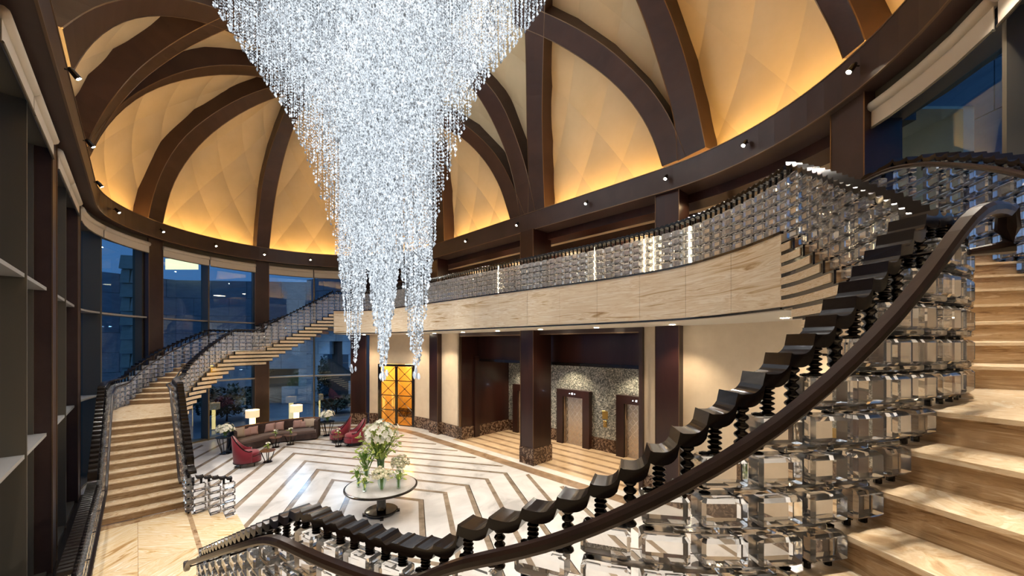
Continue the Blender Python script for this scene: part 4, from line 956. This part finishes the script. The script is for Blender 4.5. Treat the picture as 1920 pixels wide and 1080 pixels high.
for (x, y), r, lb in (((-10.28, 16.7), .25, 'left of the two small round tables before the sofa'), ((-9.89, 17.14), .27, 'right of the two small round tables before the sofa'), ((-9.30, 14.62), .26, 'small round table beside the crimson armchair on the left'), ((-7.62, 16.85), .235, 'small round table before the pair of crimson armchairs')):
    side_table((x, y, 0), r, .46, lb); bouquet('bud_vase', 'tiny vase of green sprigs on the ' + lb.replace('left of the two small round tables before the sofa', 'left table before the sofa').replace('right of the two small round tables before the sofa', 'right table before the sofa').replace('small round ', ''), (x, y, .462), tube_v(.035, .10), .30, .07, 4, ME_BLOOM, 8, 2, group='bud vases on side tables', leafm='lime')
for (x, y), lb in (((-11.77, 15.75), 'left of the sofa'), ((-9.07, 18.87), 'right of the sofa')):
    side_table((x, y, 0), .33, .70, f'tall black urn stand {lb}', 'urn_stand', 'black', 6, 'tall black stands'); bouquet('white_bouquet', f'round bouquet of white blossoms on the black stand {lb}', (x, y, .702), [(.06, 0), (.13, .02), (.17, .1), (.16, .15), (.17, .16)],   .52, .30, 60, ME_LILY, 26, 8, group='white bouquets on stands', size=.8)
for (x, y), lb in (((-12.2, 18.05), 'left lamp with a drum shade glowing behind the sofa'), ((-10.95, 19.5), 'right lamp with a drum shade glowing behind the sofa')):
    t = thing('floor_lamp', lb, 'lamp', (x, y, 0), group='lamps behind the sofa')
    MB().cbox(-.11, .11, -.06, .06, .03, 1.08, .01).build('stem', M['lampglow'], t); MB().cbox(-.16, .16, -.12, .12, 0, .03, .006).build('base', M['brass'], t)
    mb = MB(); mb.lathe([(.28, 1.06), (.28, 1.40), (.274, 1.40), (.274, 1.06)], 32); o = mb.build('lamp_shade', M['shade'], t, smooth=False)
    lamp('lamp_bulb', 'POINT', (0, 0, 1.3), 28, (1, .74, .42), .06, parent=t)

# ---------------------------------------------------------------- courtyard outside at dusk
mb = MB(); mb.box(-60, 30, -20, 70, -.5, -.32); crt = mb.build('ground_courtyard', M['court']); struct(crt)
gap = MB(); cf = S(AF, BC)
def ext(x, Y): return np.array([(x - 960) / F * Y, Y])
# limestone wall across the court, laid in blocks
ew = bpy.data.objects.new('wall_courtyard', None); COL.objects.link(ew); struct(ew); ew['label'] = 'dim limestone wall across the courtyard'
P0, P1 = ext(-60, 21), ext(150, 25); PTS = [ext(120, 24), ext(300, 29), ext(480, 31), ext(600, 31), ext(720, 28)]
def blocks(p, q, z0, z1, ch, bw, m, parent, skip=lambda x, z: False, th=.35):
    L = np.hypot(*(q - p)); d = (q - p) / L; nn = np.array([d[1], -d[0]]); nz = int((z1 - z0) / ch + .5)
    for k in range(nz):
        x = -(bw / 2 if k % 2 else 0)
        while x < L:
            a_, b_ = max(0, x), min(L, x + bw); za = z0 + k * ch
            if b_ - a_ > .1 and not skip((a_ + b_) / 2, za + ch / 2):
                pa, pb = p + d * (a_ + .012), p + d * (b_ - .012); pr = random.uniform(0, .03) * nn
                MB().prism([pa + pr, pb + pr, pb - nn * th, pa - nn * th], za + .012, za + ch - .012).build('stone_block', M[m], parent, fix=True)
            x += bw
blocks(ext(120, 25), ext(330, 30), -.3, 9.5, 1.4, 2.6, 'facade', ew); blocks(ext(330, 30), ext(575, 31), -.3, 9.5, 1.4, 2.6, 'facade', ew, lambda x, z: 6.0 < x < 8.4 and z < 3.2)
sk = lambda x, z: (x - 3.2) ** 2 / 1.9 ** 2 + (max(0, z - 2.4)) ** 2 / 2.2 ** 2 < 1
blocks(ext(575, 31), ext(760, 27), -.3, 9.5, 1.0, 1.3, 'facade', ew, sk)
for x0, x1, Y0, Y1 in ((120, 330, 25.7, 30.7), (330, 575, 30.7, 31.7), (575, 760, 31.7, 27.7)):
    a_, b_ = ext(x0, Y0), ext(x1, Y1); MB().prism([a_, b_, b_ * 1.01, a_ * 1.01], -.3, 9.4).build('wall_core', M['dark'], ew)
# rough stone pier seen through the left windows
pier = thing('stone_pier', 'tall pier of pale rough limestone blocks outside the left window', 'pier', (*ext(241, 19.5), -.3), world=True)
p_ = ext(224, 19.5); q_ = ext(258, 19.7); ln = np.hypot(*(q_ - p_)); d_ = (q_ - p_) / ln; n_ = np.array([d_[1], -d_[0]])
for k in range(13):
    for (u0, u1) in (((0, .55), (.55, 1)) if k % 2 else ((0, 1),)):
        off_ = n_ * random.uniform(-.02, .1); a_, b_ = p_ + d_ * ln * (u0 + .01) + off_, p_ + d_ * ln * (u1 - .01) + off_; t_ = .94
        MB().add([(*a_, -.3 + .72 * k), (*b_, -.3 + .72 * k), (*(b_ - n_), -.3 + .72 * k), (*(a_ - n_), -.3 + .72 * k), (*(a_ - n_ * .1 + d_ * .03), .39 + .72 * k), (*(b_ - n_ * .1 - d_ * .03), .39 + .72 * k), (*(b_ - n_), .39 + .72 * k), (*(a_ - n_), .39 + .72 * k)],
                 [(3, 2, 1, 0), (4, 5, 6, 7), (0, 1, 5, 4), (1, 2, 6, 5), (2, 3, 7, 6), (3, 0, 4, 7)]).build('stone_block', M['jamb'], pier)
def shrub(name, label, loc, rx, rz, n, leaf, m, cat='shrub'):
    t = thing(name, label, cat, (loc[0], loc[1], -.32)); mb = MB(); r = random.Random(len(label))
    for i in range(n):
        g, u, q = r.uniform(0, 6.283), r.uniform(-1, 1), r.random() ** .4; c = math.sqrt(1 - u * u); p = Vector((rx * q * c * math.cos(g), rx * q * c * math.sin(g), rz * (1 + q * u) + .2)); d = Vector((r.uniform(-1, 1), r.uniform(-1, 1), r.uniform(-.2, 1))).normalized() * leaf
        leafblade(mb, p, p + d, leaf * .3)
    mb.build('foliage', M[m], t); MB().tube([(0, 0, 0), (.05, 0, rz), (0, .03, rz * 1.6)], [.06, .045, .02], 6).build('trunk', M['rail'], t); return t
shrub('cypress', 'slim cypress in front of the courtyard wall', ext(607, 27), .42, 1.9, 900, .22, 'dleaf', 'tree')
shrub('dark_shrub', 'broad dark shrub outside the window left of the bronze column', ext(425, 24), 1.9, 1.0, 900, .35, 'dleaf'); shrub('dark_shrub', 'dark shrub outside beside the pale stone pier', ext(205, 18), .8, .9, 400, .3, 'dleaf'); shrub('dark_shrub', 'low dark shrub outside under the cypress', ext(630, 26.5), 1.2, .45, 400, .3, 'dleaf')
# lit yellow soffit across the court, its light put into an emissive plate
for x0, x1, y0, y1, Y, nm in ((310, 372, 485, 505, 29, 'window_7'), ):
    a_, b_ = ext(x0, Y), ext(x1, Y); z0, z1 = EYE + (HZ - y1) / F * Y, EYE + (HZ - y0) / F * Y; o = MB().prism([a_, b_, b_ * 1.003, a_ * 1.003], z0, z1).build(nm, M['lit']); struct(o); o['label'] = 'lit yellow soffit across the courtyard'
# outer wall seen through the upper right window
rw = bpy.data.objects.new('wall_outside_right', None); COL.objects.link(rw); struct(rw)
blocks(ext(1990, 8.2), ext(1600, 13.0), 4, 13.5, 1.2, 1.7, 'facade', rw, lambda x, z: 2.4 < x < 4.6 and z < 9.2)
# floor apron between hall floor and glass
struct(MB().rings(loop_rows([(6.0, -.3), (6.7, -.3), (6.7, -.003), (6.0, -.003)]), closed=True).build('floor_apron', M['tan']))
for i, (x, Y, e) in enumerate(((430, 27, 60), (560, 27, 120), (640, 25, 60))): p = ext(x, Y); lamp('court_light', 'AREA', (p[0], p[1], 5.5), e, (.75, .85, 1), 1.5, (0, 0, 0))

band(BC - 6.25, BC - 5.56, -5.5, AF, M['inlay_dark'], 'shade_margin', .004)  # black strip painted for the deep shade between stair and glass
